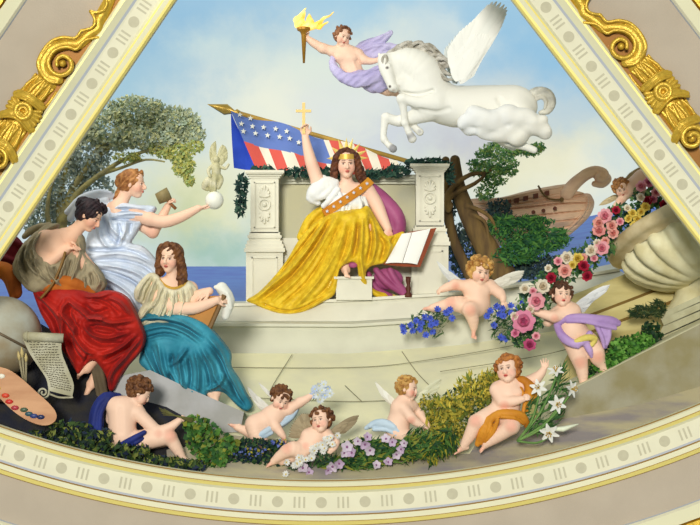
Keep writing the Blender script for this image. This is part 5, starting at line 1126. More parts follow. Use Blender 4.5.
# E: seated with the lilies, lower right
Y = .66
hd = Head(507.5, 369.5, 6, 27, yaw=-20, pitch=-14, roll=-10, child=True, lip=(204, 72, 64))
B = [S2((510, 380, 3), (509, 387, 1), 7, 8), S2((498, 389, 1), (521, 384, 0), 8, 7.5, 5), S2((508, 394, 1), (505, 408, 2), 14.5, 14.5, 5), E(503, 413, 2, 15, 9, 12, 5), E(501, 395, 9, 6, 5, 4, 3), E(516, 392, 9, 6, 5, 4, 3),
     S2((496, 390, 5), (502, 401, 12), 7, 6.4), S((502, 401, 12, 6), (512, 400, 16, 5.2), (521, 398, 17, 3.4), k=2), S2((523, 384, 0), (536, 378, 2), 6.4, 5.6), S((536, 378, 2, 5.2), (541, 373, 3, 4.4), (543.5, 369, 3, 3.2), k=2),
     S((493, 414, 5, 10), (483, 418, 10, 9), (475, 421, 12, 7.4), k=3), S((475, 421, 12, 7), (470, 433, 10, 6.4), (463, 445, 8, 4), k=2), S((506, 417, 8, 11), (510, 424, 18, 9), k=3), S((509, 425, 18, 8.6), (497, 434, 15, 7), (485, 443, 12, 4.2), k=2)]
B += hand((521, 398, 17), (.9, -.35, .2), (.2, .4, -1), 10, 1, .8) + hand((543.5, 369, 3), (.1, -1, .1), (-.4, 0, 1), 10.5, 1, .15, spread=.25) + foot((463, 445, 8), (-1, .35, .15), 14, (-.2, 1, 0)) + foot((485, 443, 12), (-.8, .45, .4), 12, (-.2, 1, 0))
e_ = baby(Y, B, hd, 'copper haired child in an orange drape seated among lilies with one hand raised', (495, 450), [(474, 419, 19, 8), (509, 424, 27, 8), (455, 450, 9, 8), (478, 447, 14, 7), (503, 404, 18, 6)])
sculpt('hair', hd.curls(78, .085, 15), redc, Y, e_, .5)
ochre = cloth('ochre_silk', (212, 142, 40), (176, 106, 24), .6)
sculpt('drape', [S((487, 420, 16, 4), (497, 413, 19, 4.4), (510, 412, 20, 4.4), (521, 415, 17, 4), (526, 424, 12, 3.4), k=2), S((486, 418, 15, 4), (482, 430, 14, 4.6), (477, 443, 10, 3), k=2), S((490, 417, 19, 2), (487, 430, 18, 2.4), (481, 442, 13, 1.8)), S((496, 418, 23, 2), (492, 430, 19, 2.4), (485, 441, 15, 1.6)), S((500, 415, 24, 2), (512, 416, 24, 2), (522, 422, 17, 2)), E(490, 428, 9, 9, 10, 6, 3), S((517, 378, 5, 3), (526, 382, 8, 4), (529, 394, 6, 5), (527, 408, 5, 5), k=2), S((522, 378, 7, 2.4), (533, 386, 8, 2.6), (534, 398, 6, 2.4)), S((520, 388, 9, 2), (524, 400, 10, 2.2), (522, 412, 12, 2))], ochre, Y, e_, .5)
nb = MB(); a0 = [(527, 404), (534, 401), (538, 414), (530, 420)]; nb.add([W(x, y, Y, 14) for x, y in a0] + [W(x, y, Y, 12) for x, y in a0], [(0, 1, 2, 3), (7, 6, 5, 4), (0, 4, 5, 1), (1, 5, 6, 2), (2, 6, 7, 3), (3, 7, 4, 0)])
o = nb.build('tablet', mat('olive_tablet', (158, 152, 92), .6), None, False); set_origin(o, W(532, 410, Y, 13)); tag(o, 'small olive tablet between the orange drape and the lily stems', 'tablet')

# F: sitting on the steps
Y = 2.72
hd = Head(479.5, 271.5, 7, 25, yaw=18, pitch=8, roll=8, child=True)
B = [S2((478, 282, 3), (477, 287, 1), 6, 7.5), S2((468, 287, 1), (489, 286, 1), 7, 7, 5), S2((477, 291, 1), (477, 302, 2), 13, 13, 5), E(475, 307, 2, 13.5, 8, 11, 5), E(472, 291, 8, 5, 4.4, 3.6, 3), E(484, 291, 8, 5, 4.4, 3.6, 3),
     S2((467, 286, 3), (455, 284.5, 5), 6, 5.4), S((455, 284.5, 5, 5), (447, 287, 7, 4.4), (441, 289.5, 8, 3), k=2), S2((490, 286, 3), (499, 293, 5), 6, 5.4), S((499, 293, 5, 5), (502, 297, 7, 4), (502.5, 300, 8, 3), k=2),
     S((468, 307, 5, 9), (459, 304, 9, 8.4), (451, 303.5, 10, 6.8), k=3), S((451, 303.5, 10, 6.4), (441, 306, 9, 5.6), (432, 307.5, 8, 3.6), k=2), S((476, 308, 8, 9), (469, 309, 17, 8), k=3), S((469, 310, 17, 7.4), (472, 319, 15, 6), (473, 327, 13, 3.8), k=2)]
B += hand((441, 289.5, 8), (-1, .35, .2), (0, 1, -.3), 8, 1, 1.1) + hand((502.5, 300, 8), (.45, .8, .3), (-.3, .3, -.9), 8, -1, .3, spread=.15) + foot((432, 307.5, 8), (-.95, -.25, .3), 12, (-.4, .6, 0)) + foot((473, 328, 13), (.05, .8, .5), 12, (-.1, .6, -.6))
f_ = baby(Y, B, hd, 'fair curly haired winged child sitting on the steps beside blue cornflowers', (475, 318), [(450, 303, 15, 7), (424, 306, 10, 7), (469, 310, 24, 7), (473, 335, 16, 7), (455, 286, 10, 5)])
sculpt('hair', hd.curls(78, .1, 16, .05), goldc, Y, f_, .5)
wing('wing', (464, 284, -6), [(437, 261, -8), (440, 268, -8), (445, 275, -8), (450, 280, -8), (456, 284, -8)], feather, Y, f_, 4.2, cols=((226, 228, 224), (180, 184, 182))); wing('wing', (491, 285, -6), [(525, 271, -8), (523, 277, -8), (517, 282, -8), (509, 285, -8), (501, 287, -8)], feather, Y, f_, 4.6, cols=((240, 238, 226), (196, 192, 176)))

# G: standing on the ledge, carrying the rose garland
Y = 1.12
hd = Head(561, 295, 6, 23.5, yaw=8, pitch=-8, roll=4, child=True, hair=(92, 58, 40), lip=(204, 62, 58))
B = [S2((564, 304, 3), (566, 309, 1), 6, 7.5), S2((556, 314, 2), (573, 311, 0), 7, 7, 5), S2((567, 315, 1), (572, 328, 2), 13, 14, 5), E(576, 337, 1, 17, 11, 12, 5), E(571, 331, 9, 9, 8, 6, 4),
     S((573, 311, 3, 6.6), (564, 313, 8, 6.2), (553, 316.5, 12, 5.6), k=3), S((553, 316.5, 12, 5.4), (543, 314, 12, 4.6), (534, 311.5, 12, 3.2), k=2), S2((557, 315, -4), (548, 322, -2), 5.6, 5),
     S((574, 343, 3, 10.5), (578, 356, 4, 9), (580, 363, 4, 7), k=3), S((580, 363, 4, 6.8), (582, 372, 3, 6), (583, 382, 2, 4), k=2), S((588, 342, 2, 10.5), (595, 352, 5, 9), (597, 358, 5, 7), k=3), S((597, 358, 5, 6.6), (600, 363, 3, 5.6), (603, 368, 2, 4), k=2)]
B += hand((534, 311.5, 12), (-1, -.05, .2), (.1, 1, -.3), 9, 1, .6) + foot((583, 382, 2), (.1, .6, .7), 13, (-.1, 1, -.3)) + foot((603, 367, 2), (.85, .4, .3), 13, (-.2, 1, 0))
g_ = baby(Y, B, hd, 'dark haired winged child in a lilac drape standing on the stone ledge holding roses', (584, 388), [(579, 362, 12, 8), (597, 357, 13, 8), (584, 388, 8, 7), (612, 371, 5, 7), (553, 318, 17, 5)])
sculpt('hair', hd.curls(70, .085, 17), hair('umber_hair', (100, 64, 42), (66, 42, 30)), Y, g_, .5)
lilac = cloth('lilac_silk', (188, 158, 206), (160, 128, 184), .6)
sculpt('drape', [S((556, 322, 6, 3), (560, 334, 12, 4), (572, 343, 16, 4), (582, 340, 16, 3.6), (588, 333, 14, 3), k=2), S((555, 326, 8, 2), (562, 340, 14, 2.4), (576, 346, 17, 2)), S((557, 324, 8, 3), (566, 318, 13, 3.6), (580, 317, 14, 4), (596, 319, 12, 4.6), (610, 321, 8, 5), (617, 323, 6, 3.4), k=2), S((566, 321, 15, 2), (582, 321, 16, 2), (600, 325, 14, 2), (614, 328, 9, 2)), S((600, 322, 6, 6), (604, 334, 6, 6), (604, 346, 5, 3), k=2), S((594, 324, 12, 2), (600, 336, 12, 2.4), (603, 347, 9, 1.4)), S((608, 326, 9, 2), (608, 336, 9, 2.2), (606, 344, 8, 1.4)), S((584, 342, 14, 4), (588, 350, 14, 3.4), (590, 356, 12, 1.6), k=2)], lilac, Y, g_, .5)
sculpt('sash', [S((574, 341, 17.5, 2.6), (584, 337, 18, 3.4), (593, 338, 15, 3), (590, 344, 15, 2.4), k=1.5)], cloth('straw_cloth', (222, 204, 110), (200, 180, 84)), Y, g_, .5)
wing('wing', (574, 308, -5), [(611, 285, -8), (608, 291, -8), (602, 296, -8), (595, 301, -8), (590, 307, -8), (586, 312, -8)], feather, Y, g_, 4.6, cols=((232, 234, 234), (160, 164, 166)))

# H: the small one above the urn
Y = 1.8
hd = Head(620.5, 188.5, 5, 17, yaw=-6, pitch=24, roll=-16, child=True)
B = [S2((626, 191, 2), (630, 189, 0), 5, 6), S2((628, 193, 2), (634, 186, -2), 5.4, 5.4, 4), S2((631, 188, 0), (641, 179, -2), 8.4, 8.4, 5), E(644, 177, -2, 8, 8, 7, 4), S2((626, 194, 4), (620, 201, 5), 4.6, 4.2), S((620, 201, 5, 4), (616, 205, 6, 3.4), (613, 208.5, 6, 2.4), k=2), S2((636, 187, 2), (642, 192, 4), 4.6, 4.2), S2((642, 192, 4), (647, 193, 6), 4, 2.6), S((645, 178, -2, 7), (654, 182, -4, 6), (660, 186, -4, 4.6), k=3), S2((660, 186, -4), (668, 184, -6), 4.4, 3)]
B += hand((613, 208.5, 6), (-.6, .8, .2), (.3, .6, -.6), 6, 1, .8) + hand((647, 193, 6), (.9, .3, .2), (0, 1, 0), 6, -1, .8) + foot((668, 184, -6), (1, -.3, 0), 8)
h_ = baby(Y, B, hd, 'small winged child leaning down over the stone urn with the rose garland', (640, 200), [(613, 211, 8, 5), (620, 202, 8, 4)])
sculpt('hair', hd.curls(60, .1, 18), hair('honey_curls', (186, 132, 78), (140, 92, 50)), Y, h_, .5)
wing('wing', (634, 184, -6), [(642, 166, -8), (636, 169, -8), (630, 173, -8), (626, 178, -8)], feather, Y, h_, 3.4, cols=((200, 180, 140), (168, 144, 104))); wing('wing', (624, 194, -8), [(600, 205, -10), (605, 200, -10), (612, 196, -10)], feather, Y, h_, 3.0, cols=((206, 190, 150), (176, 156, 116)))
# ================================================================== trees
bark = mat('bark', (124, 100, 58), .85, c2=(84, 66, 44), vscale=6, stretch=(1, 1, .25), bump=.5, bscale=20)
leaf_m = mat('leaf', (90, 120, 60), .6, attr=True, thin=.4)
def at(o, x, y, Y): return set_origin(o, W(x, y, Y))
Y = 2.2
tr = thing('tree', W(62, 250, Y), 'hazy olive green spreading tree behind the women on the left', 'tree')
sculpt('trunk', [S((58, 255, 0, 6), (62, 225, 0, 5), (68, 200, 0, 4), (84, 172, 0, 3), (108, 148, 0, 2), (128, 128, 2, 1.2), k=2), S((64, 220, 2, 4), (76, 196, 3, 3.2), (96, 178, 4, 2.6), (124, 160, 5, 2), (152, 150, 6, 1.6), (178, 150, 6, 1), k=2), S((60, 230, -2, 4), (60, 196, -2, 3), (70, 160, -2, 2.2), (92, 130, -2, 1.4), k=2), S((100, 175, 4, 1.8), (122, 168, 5, 1.6), (146, 160, 6, 1.2), (165, 162, 6, .9), k=2), S((84, 172, 0, 2), (96, 150, 3, 1.4), (120, 136, 4, 1), k=2), S((56, 240, 4, 3), (48, 214, 4, 2.4), (54, 180, 4, 1.6), (76, 140, 4, 1), k=2)], mat('olive_bark', (168, 160, 104), .85, c2=(136, 132, 98), vscale=8, bump=.4), Y, tr, .6)
G1 = ((190, 202, 180), (204, 210, 176), (176, 194, 174), (208, 210, 162)); G2 = ((184, 198, 190), (170, 188, 186), (196, 204, 184)); G3 = ((192, 200, 128), (206, 202, 116), (170, 190, 124))
leaves('crown', [(135, 112, 0, 34, 17, 14, 1500), (172, 122, 0, 30, 17, 14, 1300), (112, 130, 0, 34, 22, 14, 1500), (150, 138, 4, 44, 13, 12, 1300), (192, 134, 0, 14, 10, 8, 420)], leaf_m, Y, tr, 5.0, G1, 2, 1.8)
leaves('crown', [(88, 152, -4, 24, 34, 12, 1500), (66, 192, -6, 24, 40, 12, 1700), (44, 222, -8, 22, 26, 10, 900), (92, 190, -8, 22, 26, 10, 700)], leaf_m, Y, tr, 5.0, G2, 3, 1.8)
leaves('crown', [(176, 152, 4, 20, 10, 8, 500), (184, 166, 4, 12, 13, 8, 420), (160, 150, 6, 18, 7, 6, 260), (189, 181, 4, 6, 6, 5, 110), (196, 146, 4, 9, 7, 5, 160), (128, 158, 6, 18, 6, 6, 160)], leaf_m, Y, tr, 4.6, G3, 4, 1.8)
Y = 4.95
tr = thing('tree', W(495, 275, Y), 'leaning brown trunked tree with green sprays behind the right throne pillar', 'tree')
sculpt('trunk', [S((455, 160, 0, 5), (458, 185, 0, 7), (467, 212, 0, 9), (482, 240, 0, 11), (502, 275, 0, 14), k=3), S((446, 160, -6, 4), (446, 200, -6, 5), (454, 240, -4, 5), (470, 275, -2, 6), k=3), S((450, 206, 8, 3), (447, 196, 9, 3), (456, 184, 9, 2.6), (470, 175, 9, 2.2), (488, 172, 8, 1.6), (500, 162, 8, 1), k=2), S((448, 210, 8, 3), (446, 202, 10, 2.6), (458, 192, 10, 2.4), (474, 184, 10, 2), (484, 176, 9, 1.4), k=2), S((466, 206, 8, 2.6), (478, 210, 10, 2), (490, 218, 10, 1.8), (497, 232, 9, 1.4), (512, 246, 8, 1), k=2), S((470, 214, 8, 2.4), (484, 222, 10, 1.8), (488, 240, 9, 1.2), k=2), S((496, 250, 6, 1.6), (515, 247, 7, 1.4), (540, 244, 7, .8), k=2)], bark, Y, tr, .6)
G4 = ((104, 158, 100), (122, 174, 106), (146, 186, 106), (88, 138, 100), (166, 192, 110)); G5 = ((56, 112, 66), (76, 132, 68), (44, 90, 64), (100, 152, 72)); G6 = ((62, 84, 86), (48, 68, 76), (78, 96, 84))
leaves('crown', [(502, 150, 0, 24, 9, 10, 700), (528, 150, 0, 16, 7, 8, 420), (484, 154, 2, 10, 5, 6, 160), (500, 164, 4, 20, 7, 8, 420), (488, 171, 4, 22, 7, 8, 480), (476, 163, 2, 10, 4, 6, 150), (494, 180, 4, 14, 6, 6, 240), (510, 172, 4, 8, 5, 5, 120), (486, 192, 2, 12, 10, 6, 260), (538, 147, 0, 8, 5, 5, 130)], leaf_m, Y, tr, 4.2, G4, 5, 2.2)
leaves('frond', [(530, 246, 10, 30, 8, 6, 170), (548, 234, 10, 22, 7, 6, 120), (520, 222, 10, 24, 7, 6, 120), (510, 258, 10, 22, 8, 6, 110)], leaf_m, Y, tr, 10, G5, 61, 4, lean=(.9, .15, .1))
leaves('crown', [(520, 232, 8, 26, 16, 8, 1100), (545, 242, 8, 24, 10, 8, 700), (500, 226, 6, 14, 12, 8, 400), (560, 238, 8, 12, 5, 6, 160), (534, 222, 8, 20, 7, 6, 380), (520, 252, 8, 26, 12, 8, 700), (485, 268, 4, 14, 14, 8, 450)], leaf_m, Y, tr, 5.4, G5, 6, 3.2)
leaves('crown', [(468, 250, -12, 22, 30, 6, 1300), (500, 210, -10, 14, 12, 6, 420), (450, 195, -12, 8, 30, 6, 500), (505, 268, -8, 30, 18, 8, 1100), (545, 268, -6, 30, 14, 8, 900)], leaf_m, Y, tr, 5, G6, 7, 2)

# ---- ship
Y = 5.6
sh = thing('ship', W(550, 238, Y), 'old pinkish brown wooden ship with a scrolled prow beyond the rose garland', 'ship')
wood = mat('ship_wood', (238, 202, 172), .75, c2=(222, 182, 154), vscale=4, stretch=(.4, 1, 3), bump=.15)
sculpt('hull', [D([(470, 207), (500, 203), (540, 198), (570, 195), (588, 193), (593, 197), (595, 204), (591, 215), (581, 226), (566, 238), (540, 244), (500, 246), (470, 246)], [(500, 220, 6), (560, 215, 10), (590, 205, 4), (560, 235, -8), (500, 240, -8)],
    [(-2.4, .8, (470, 212), (520, 208), (560, 204), (592, 203)), (-2.0, .7, (470, 221), (520, 217), (560, 213), (591, 210)), (-2.0, .7, (470, 229), (520, 225), (560, 221), (586, 218)), (-2.0, .7, (470, 236), (520, 232), (550, 229), (579, 225)), (2.0, 1.0, (470, 209), (520, 204.5), (590, 196)), (2, 1.2, (586, 193), (587, 205), (580, 218), (566, 232))], 16, 9, 2),
    D([(470, 199), (500, 197.5), (530, 190), (566, 184), (564, 189), (584, 193), (560, 198), (500, 206), (470, 208)], [(500, 202, 6), (560, 192, 6)], [(1.6, 1.0, (470, 200), (500, 198.5), (530, 192), (564, 186.5)), (-1.5, .7, (470, 204), (500, 203), (560, 194))], 9, 4, 1)], wood, Y, sh, .6)
sculpt('prow_scroll', [S((566, 194, 4, 7), (574, 184, 4, 6.4), (584, 176, 4, 5.6), (594, 172, 4, 4.4), k=2), S((572, 181, 7, 1.6), (582, 172, 7, 1.8), (594, 168, 7, 2), (604, 171, 7, 2.2), (606, 177, 7, 2.2), (601, 181, 7, 2), (596, 178, 8, 2), (598, 175, 8, 1.6), k=1.2), E(600, 176, 4, 7, 7, 4, 2), S((594, 184, 4, 3), (602, 185, 4, 3.2), (608, 180, 4, 3), (608, 176, 4, 2), k=1.5), S((570, 192, 9, 1), (580, 181, 9, 1), (592, 175, 8, 1), k=1)], wood, Y, sh, .5)
port_shade = mat('port_shadow', (112, 66, 54), .8); s7 = (DIST + Y) / FPX  # dark colour stands for the shade inside the gun ports and portholes
for x, y in ((508, 202.5), (516, 200.8), (525, 198.6), (535, 196.2), (546, 193.6)):
    mb = MB(); V = [W(x + a * 2.3, y + b * 2.4 - a * .5, Y, zz) for zz in (10.6, 6) for a, b in ((-1, -1), (1, -1), (1, 1), (-1, 1))]; mb.add(V, [(0, 1, 2, 3), (0, 4, 5, 1), (1, 5, 6, 2), (2, 6, 7, 3), (3, 7, 4, 0)]); mb.build('gun_port', port_shade, sh, False)
for x, y in ((532, 212.5), (542, 211), (553.5, 208.8)):
    mb = MB(); mb.ball(W(x, y, Y, 14.5), (.026, .02, .026), 10); mb.build('porthole', port_shade, sh)
mb = MB(); P = smooth_path([(537, 186, 12, 1), (541, 193, 13, 1), (546, 198, 14, 1), (552, 200, 15, 1), (560, 200, 16, 1)], 4)[:, :3]; mb.tube([np.array(W(a, b, Y, c)) for a, b, c in P], .013, 6); mb.ball(W(560, 200, Y, 16), .03, 8); mb.build('mooring_rope', mat('rope', (112, 88, 52), .8), sh)

# ================================================================== right bank: ledge, stair, urn
sheet('ledge_trim', [[(545, 386, 1.9), (600, 362, 1.9), (660, 332, 1.9), (740, 290, 1.9)], [(553, 397, 1.02), (585, 381.5, 1.02), (640, 353, 1.02), (740, 303, 1.02)], [(553, 398.5, 1.0), (585, 383, 1.0), (640, 354.5, 1.0), (740, 304.5, 1.0)]], mat('ledge_top', (198, 194, 160), .7, var=.1), 'structure').name = 'trim_7'
sheet('ledge_wall', [[(553, 398.5, 1.0), (585, 383, 1.0), (640, 354.5, 1.0), (740, 304.5, 1.0)], [(556, 416, 1.0), (585, 405, 1.0), (640, 384, 1.0), (740, 340, 1.0)], [(556, 445, 1.05), (585, 436, 1.05), (640, 420, 1.05), (740, 390, 1.05)]], stone_g, 'structure').name = 'wall_ledge'
yst = mat('ochre_stone', (196, 184, 128), .8, c2=(170, 156, 100), vscale=2.5, stretch=(.4, 1, 2), bump=.1)
sr = thing('stone_stair', W(630, 330, 1.8), 'ochre stone stair slabs rising to the right behind the lilac draped child', 'stair')
rows = [[(560, 300, 2.45), (600, 284, 2.45), (720, 236, 2.45)], [(566, 322, 2.2), (600, 310, 2.2), (720, 264, 2.2)], [(568, 326, 2.1), (600, 313, 2.1), (720, 267, 2.1)], [(572, 338, 2.0), (600, 327, 2.0), (720, 282, 2.0)], [(574, 341, 1.9), (600, 330, 1.9), (720, 286, 1.9)], [(550, 390, 1.62), (600, 366, 1.62), (720, 300, 1.62)]]
for i in range(0, 6, 2): sheet('slab', [rows[i], rows[i + 1]], yst, parent=sr, n=16)
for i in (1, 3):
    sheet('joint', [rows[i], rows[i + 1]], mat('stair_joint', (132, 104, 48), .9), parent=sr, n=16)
Y = 1.85
un = thing('garden_urn', W(690, 330, Y), 'great fluted pale stone urn on a pedestal at the right moulding', 'urn')
us = (DIST + Y) / FPX; urn_m = mat('urn_stone', (228, 222, 184), .65, c2=(204, 194, 148), vscale=4, bump=.15)
def lp(L): return [tuple([a * us, b * us] + list(r)) for a, b, *r in L]
ax = np.array((.33, -.30, -.9))
mb = MB(); mb.lathe(lp([(60, 4), (78, -5), (86, -7), (91, -5), (92.5, 0), (91, 5), (87, 7), (82, 8), (80, 12)]), W(694, 225, Y), ax, 48); mb.build('rim', mat('urn_rim', (206, 190, 150), .65, c2=(184, 166, 122), vscale=5), un)
mb = MB(); mb.lathe(lp([(78, 8, .2), (79, 13, .8), (78, 20, 1), (73, 30, 1), (64, 40, 1), (52, 49, .8), (40, 55, .4), (30, 58, 0)]), W(694, 225, Y), ax, 192, lobes=22, amp=.13); mb.build('fluted_bowl', urn_m, un)
mb = MB(); mb.lathe(lp([(20, -4), (30, -3), (33, 0), (33.5, 3), (31, 6), (27, 8), (25, 12), (26, 18), (30, 27), (36, 36), (42, 42), (46, 46), (46, 60)]), W(701, 266, Y), np.array((.10, -.1, -1)), 40); mb.build('foot', urn_m, un)
pe = thing('pedestal', W(690, 350, 1.6), 'stepped grey stone pedestal under the great urn on the ledge', 'pedestal')
for q, nm in (([(656, 338), (740, 300), (740, 330), (667, 356), (660, 353)], 'base_block'), ([(663, 326), (740, 292), (740, 302), (658, 338)], 'moulding'), ([(661, 319), (740, 284), (740, 294), (664, 326)], 'moulding'), ([(668, 310), (740, 277), (740, 286), (663, 318)], 'moulding')):
    V = [W(x, y, 1.3) for x, y in q] + [W(x, y, 2.0) for x, y in q]; n = len(q)
    mesh(nm, V, [tuple(range(n)), tuple(reversed(range(n, 2*n)))] + [(i, n+i, n+(i+1) % n, (i+1) % n) for i in range(n)], mat('pedestal_stone', (182, 180, 148), .75, c2=(160, 156, 124), vscale=5, bump=.1), pe, False)

# ================================================================== plants
def plant(name, label, cat, x, y, Y): return thing(name, W(x, y, Y), label, cat)
Y = 1.15
iv = plant('ivy', 'bright green clover leaved ivy spilling over the stone ledge', 'ivy', 625, 372, Y)
leaves('foliage', [(628, 348, 2, 20, 13, 8, 420), (612, 364, 3, 22, 10, 8, 420), (642, 345, 0, 14, 12, 8, 240), (626, 376, 5, 12, 6, 5, 110), (594, 380, 2, 16, 5, 5, 130)], leaf_m, Y, iv, 5.2, ((110, 168, 70), (86, 146, 56), (130, 182, 84), (58, 108, 46)), 8, 1.15)
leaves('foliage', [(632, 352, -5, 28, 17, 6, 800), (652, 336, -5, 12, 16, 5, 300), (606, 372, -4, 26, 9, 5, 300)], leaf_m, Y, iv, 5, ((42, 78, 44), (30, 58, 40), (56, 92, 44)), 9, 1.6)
fe = plant('fern', 'dark feathery fern against the ochre stair by the pedestal', 'fern', 650, 322, 1.45)
leaves('fronds', [(645, 312, 0, 18, 7, 5, 260), (658, 308, 0, 8, 10, 5, 160)], leaf_m, 1.45, fe, 8, ((62, 84, 50), (46, 70, 44), (92, 104, 60)), 10, 5, lean=(-.8, -.1, 0))

Y = 4.0
la = plant('laurel_garland', 'dark laurel garland laid along the top of the throne and hanging at its pillars', 'garland', 350, 176, Y)
LG = ((60, 98, 84), (44, 78, 72), (84, 120, 100), (36, 62, 60))
leaves('leaf_chain', [(242, 186, 0, 7, 12, 5, 90), (241, 204, 0, 6, 14, 5, 90), (262, 169, -2, 14, 3, 5, 50), (300, 172, -4, 20, 5, 6, 150), (332, 172, -4, 16, 5, 6, 120)], leaf_m, 3.75, la, 8.0, LG, 11, 2.6, lean=(.1, .5, .2))
leaves('leaf_chain', [(372, 174, -2, 14, 5, 6, 120), (396, 171, -2, 16, 7, 6, 170), (415, 163, -4, 10, 5, 5, 70), (432, 161, -4, 16, 3.5, 5, 90), (449, 172, -4, 6, 13, 5, 90)], leaf_m, 3.8, la, 7.5, LG, 12, 2.6, lean=(.6, -.3, .2))

# ---- rose garland
Y = 1.3
rg = plant('rose_garland', 'long garland of pink cream and crimson roses hanging from the stone urn', 'garland', 590, 260, Y)
GL = ((92, 138, 80), (70, 112, 68), (120, 160, 96), (58, 92, 76)); pet = mat('petal', (240, 200, 200), .6, attr=True, thin=.25)
path = [(522, 335, 1.1, 12), (528, 318, 1.1, 15), (535, 300, 1.15, 15), (548, 284, 1.2, 13), (566, 268, 1.3, 13), (584, 260, 1.4, 14), (600, 246, 1.5, 14), (608, 228, 1.6, 14), (620, 216, 1.65, 12), (634, 214, 1.6, 14), (648, 198, 1.7, 14), (664, 200, 1.75, 12)]
for i, (x, y, yy, r) in enumerate(path):
    leaves('leaf_spray', [(x, y, -1, r * 1.25, r * 1.1, 6, 170)], leaf_m, yy - .06, rg, 6.5, GL, 20 + i, 1.9)
PK = ((244, 190, 196), (226, 122, 146)); HP_ = ((236, 160, 186), (212, 100, 146)); CR = ((188, 44, 70), (140, 24, 50)); WH = ((238, 232, 214), (226, 206, 172)); YE = ((236, 216, 110), (214, 180, 60)); SA = ((244, 196, 182), (228, 142, 132))
for i, (x, y, r, (c, c2), yy) in enumerate(((525, 290, 6, WH, 1.1), (542, 287, 8, WH, 1.15), (538, 301, 9.5, PK, 1.05), (524, 323, 12.5, HP_, 1.0), (529, 346, 7, ((206, 96, 140), (176, 60, 104)), 1.0), (552, 278, 6, CR, 1.2), (565, 271, 7.5, SA, 1.2), (583, 267, 6.5, CR, 1.3), (588, 277, 6, CR, 1.3), (567, 257.5, 7, WH, 1.35), (577, 259, 6.5, YE, 1.35), (592, 252, 7, WH, 1.4), (602, 249, 8, PK, 1.4), (598, 223, 7, SA, 1.5), (606, 217, 8.5, PK, 1.5), (599, 232, 7.5, ((240, 178, 172), (224, 128, 128)), 1.5), (611, 226, 6.5, SA, 1.5), (614, 233, 6.5, SA, 1.5), (616, 211, 5, CR, 1.55), (632, 214, 5, YE, 1.5), (638, 219, 5, YE, 1.5), (634, 226, 5, YE, 1.5), (645, 208, 5.5, YE, 1.55), (642, 187, 6.5, PK, 1.6), (649, 182, 6, HP_, 1.6), (640, 198, 5, WH, 1.6), (648, 202, 6, CR, 1.6), (656, 193, 5.5, PK, 1.6), (664, 205, 6, CR, 1.65), (531, 310, 5, WH, 1.05), (533, 292, 4.5, PK, 1.1), (572, 265, 4.5, YE, 1.3), (584, 258, 5, SA, 1.38), (594, 259, 4.5, PK, 1.38), (597, 244, 5, WH, 1.42), (606, 241, 5, SA, 1.45), (620, 222, 4.5, PK, 1.5), (627, 209, 4.5, WH, 1.52), (629, 219, 4.5, YE, 1.5), (641, 212, 4.5, YE, 1.52), (653, 200, 4.5, HP_, 1.6), (516, 334, 5, HP_, 1.0), (536, 336, 4.5, PK, 1.0), (514, 316, 4.5, WH, 1.0), (549, 269, 4.5, WH, 1.2), (558, 262, 5, PK, 1.3))):
    flower('rose', 'rose', r * .0107, c, c2, pet, W(x, y, yy - .16), (-.15 + .3 * math.sin(i * 2.1), -1, .25 + .25 * math.cos(i * 1.7)), rg, i)

# ---- cornflowers on the steps
for nm, lab, Yc, spots, bl_ in (('cornflower_bunch', 'blue cornflower bunch trailing under the bent leg of the fair winged child', 2.6, ((416, 321), (421, 323), (430, 318), (437, 309.5), (450, 309.5), (432, 331), (426, 335), (410, 325), (403, 326), (403, 331), (452, 318), (412, 330), (436, 323), (424, 317), (446, 312), (419, 329), (431, 325)), [(432, 318, -2, 22, 8, 4, 150), (418, 326, -2, 14, 7, 4, 90), (436, 328, -2, 8, 10, 3, 50)]),
        ('cornflower_bunch', 'blue cornflower bunch between the fair winged child and the pink roses', 2.4, ((490, 311), (496, 306), (502, 308), (510, 306), (518, 308), (524, 312), (503, 316), (493, 325), (505, 338), (515, 317), (511, 313), (498, 313), (487, 316), (521, 302), (528, 306), (500, 337)), [(505, 318, -2, 20, 10, 4, 170), (503, 332, -2, 14, 10, 4, 110), (520, 325, -2, 10, 14, 4, 90)])):
    cb = tag(plant(nm, lab, 'flowers', spots[0][0], spots[0][1] + 12, Yc), group='cornflower bunches on the steps')
    leaves('stems', bl_, leaf_m, Yc, cb, 8, ((80, 116, 72), (60, 94, 64), (104, 134, 84)), len(lab), 5, lean=(-.4, .3, .2))
    for i, (x, y) in enumerate(spots): flower('cornflower', 'corn', .046, (84, 108, 216), (60, 70, 176), pet, W(x, y, Yc, 7), (.4 * math.sin(i * 3), -1, .4 * math.cos(i * 2)), cb, i)

# ---- white spray in the flying child's hand
Y = .85
wb = plant('flower_spray', 'spray of white blossoms in the lifted hand of the flying child', 'flowers', 316, 396, Y)
leaves('stems', [(318, 395, 0, 7, 6, 3, 40)], leaf_m, Y, wb, 7, ((150, 176, 160), (120, 150, 110)), 31, 5)
for i, (x, y) in enumerate(((315, 389), (319, 385), (324, 384), (328, 388), (322, 390), (318, 394), (325, 395), (320, 399), (330, 393), (314, 394))): flower('blossom', 'daisy', .048, (232, 238, 240) if i % 3 else (206, 220, 244), (232, 226, 160), pet, W(x, y, Y, 6 + i % 3), (.3 * math.sin(i * 2), -1, .4 * math.cos(i * 3)), wb, i)

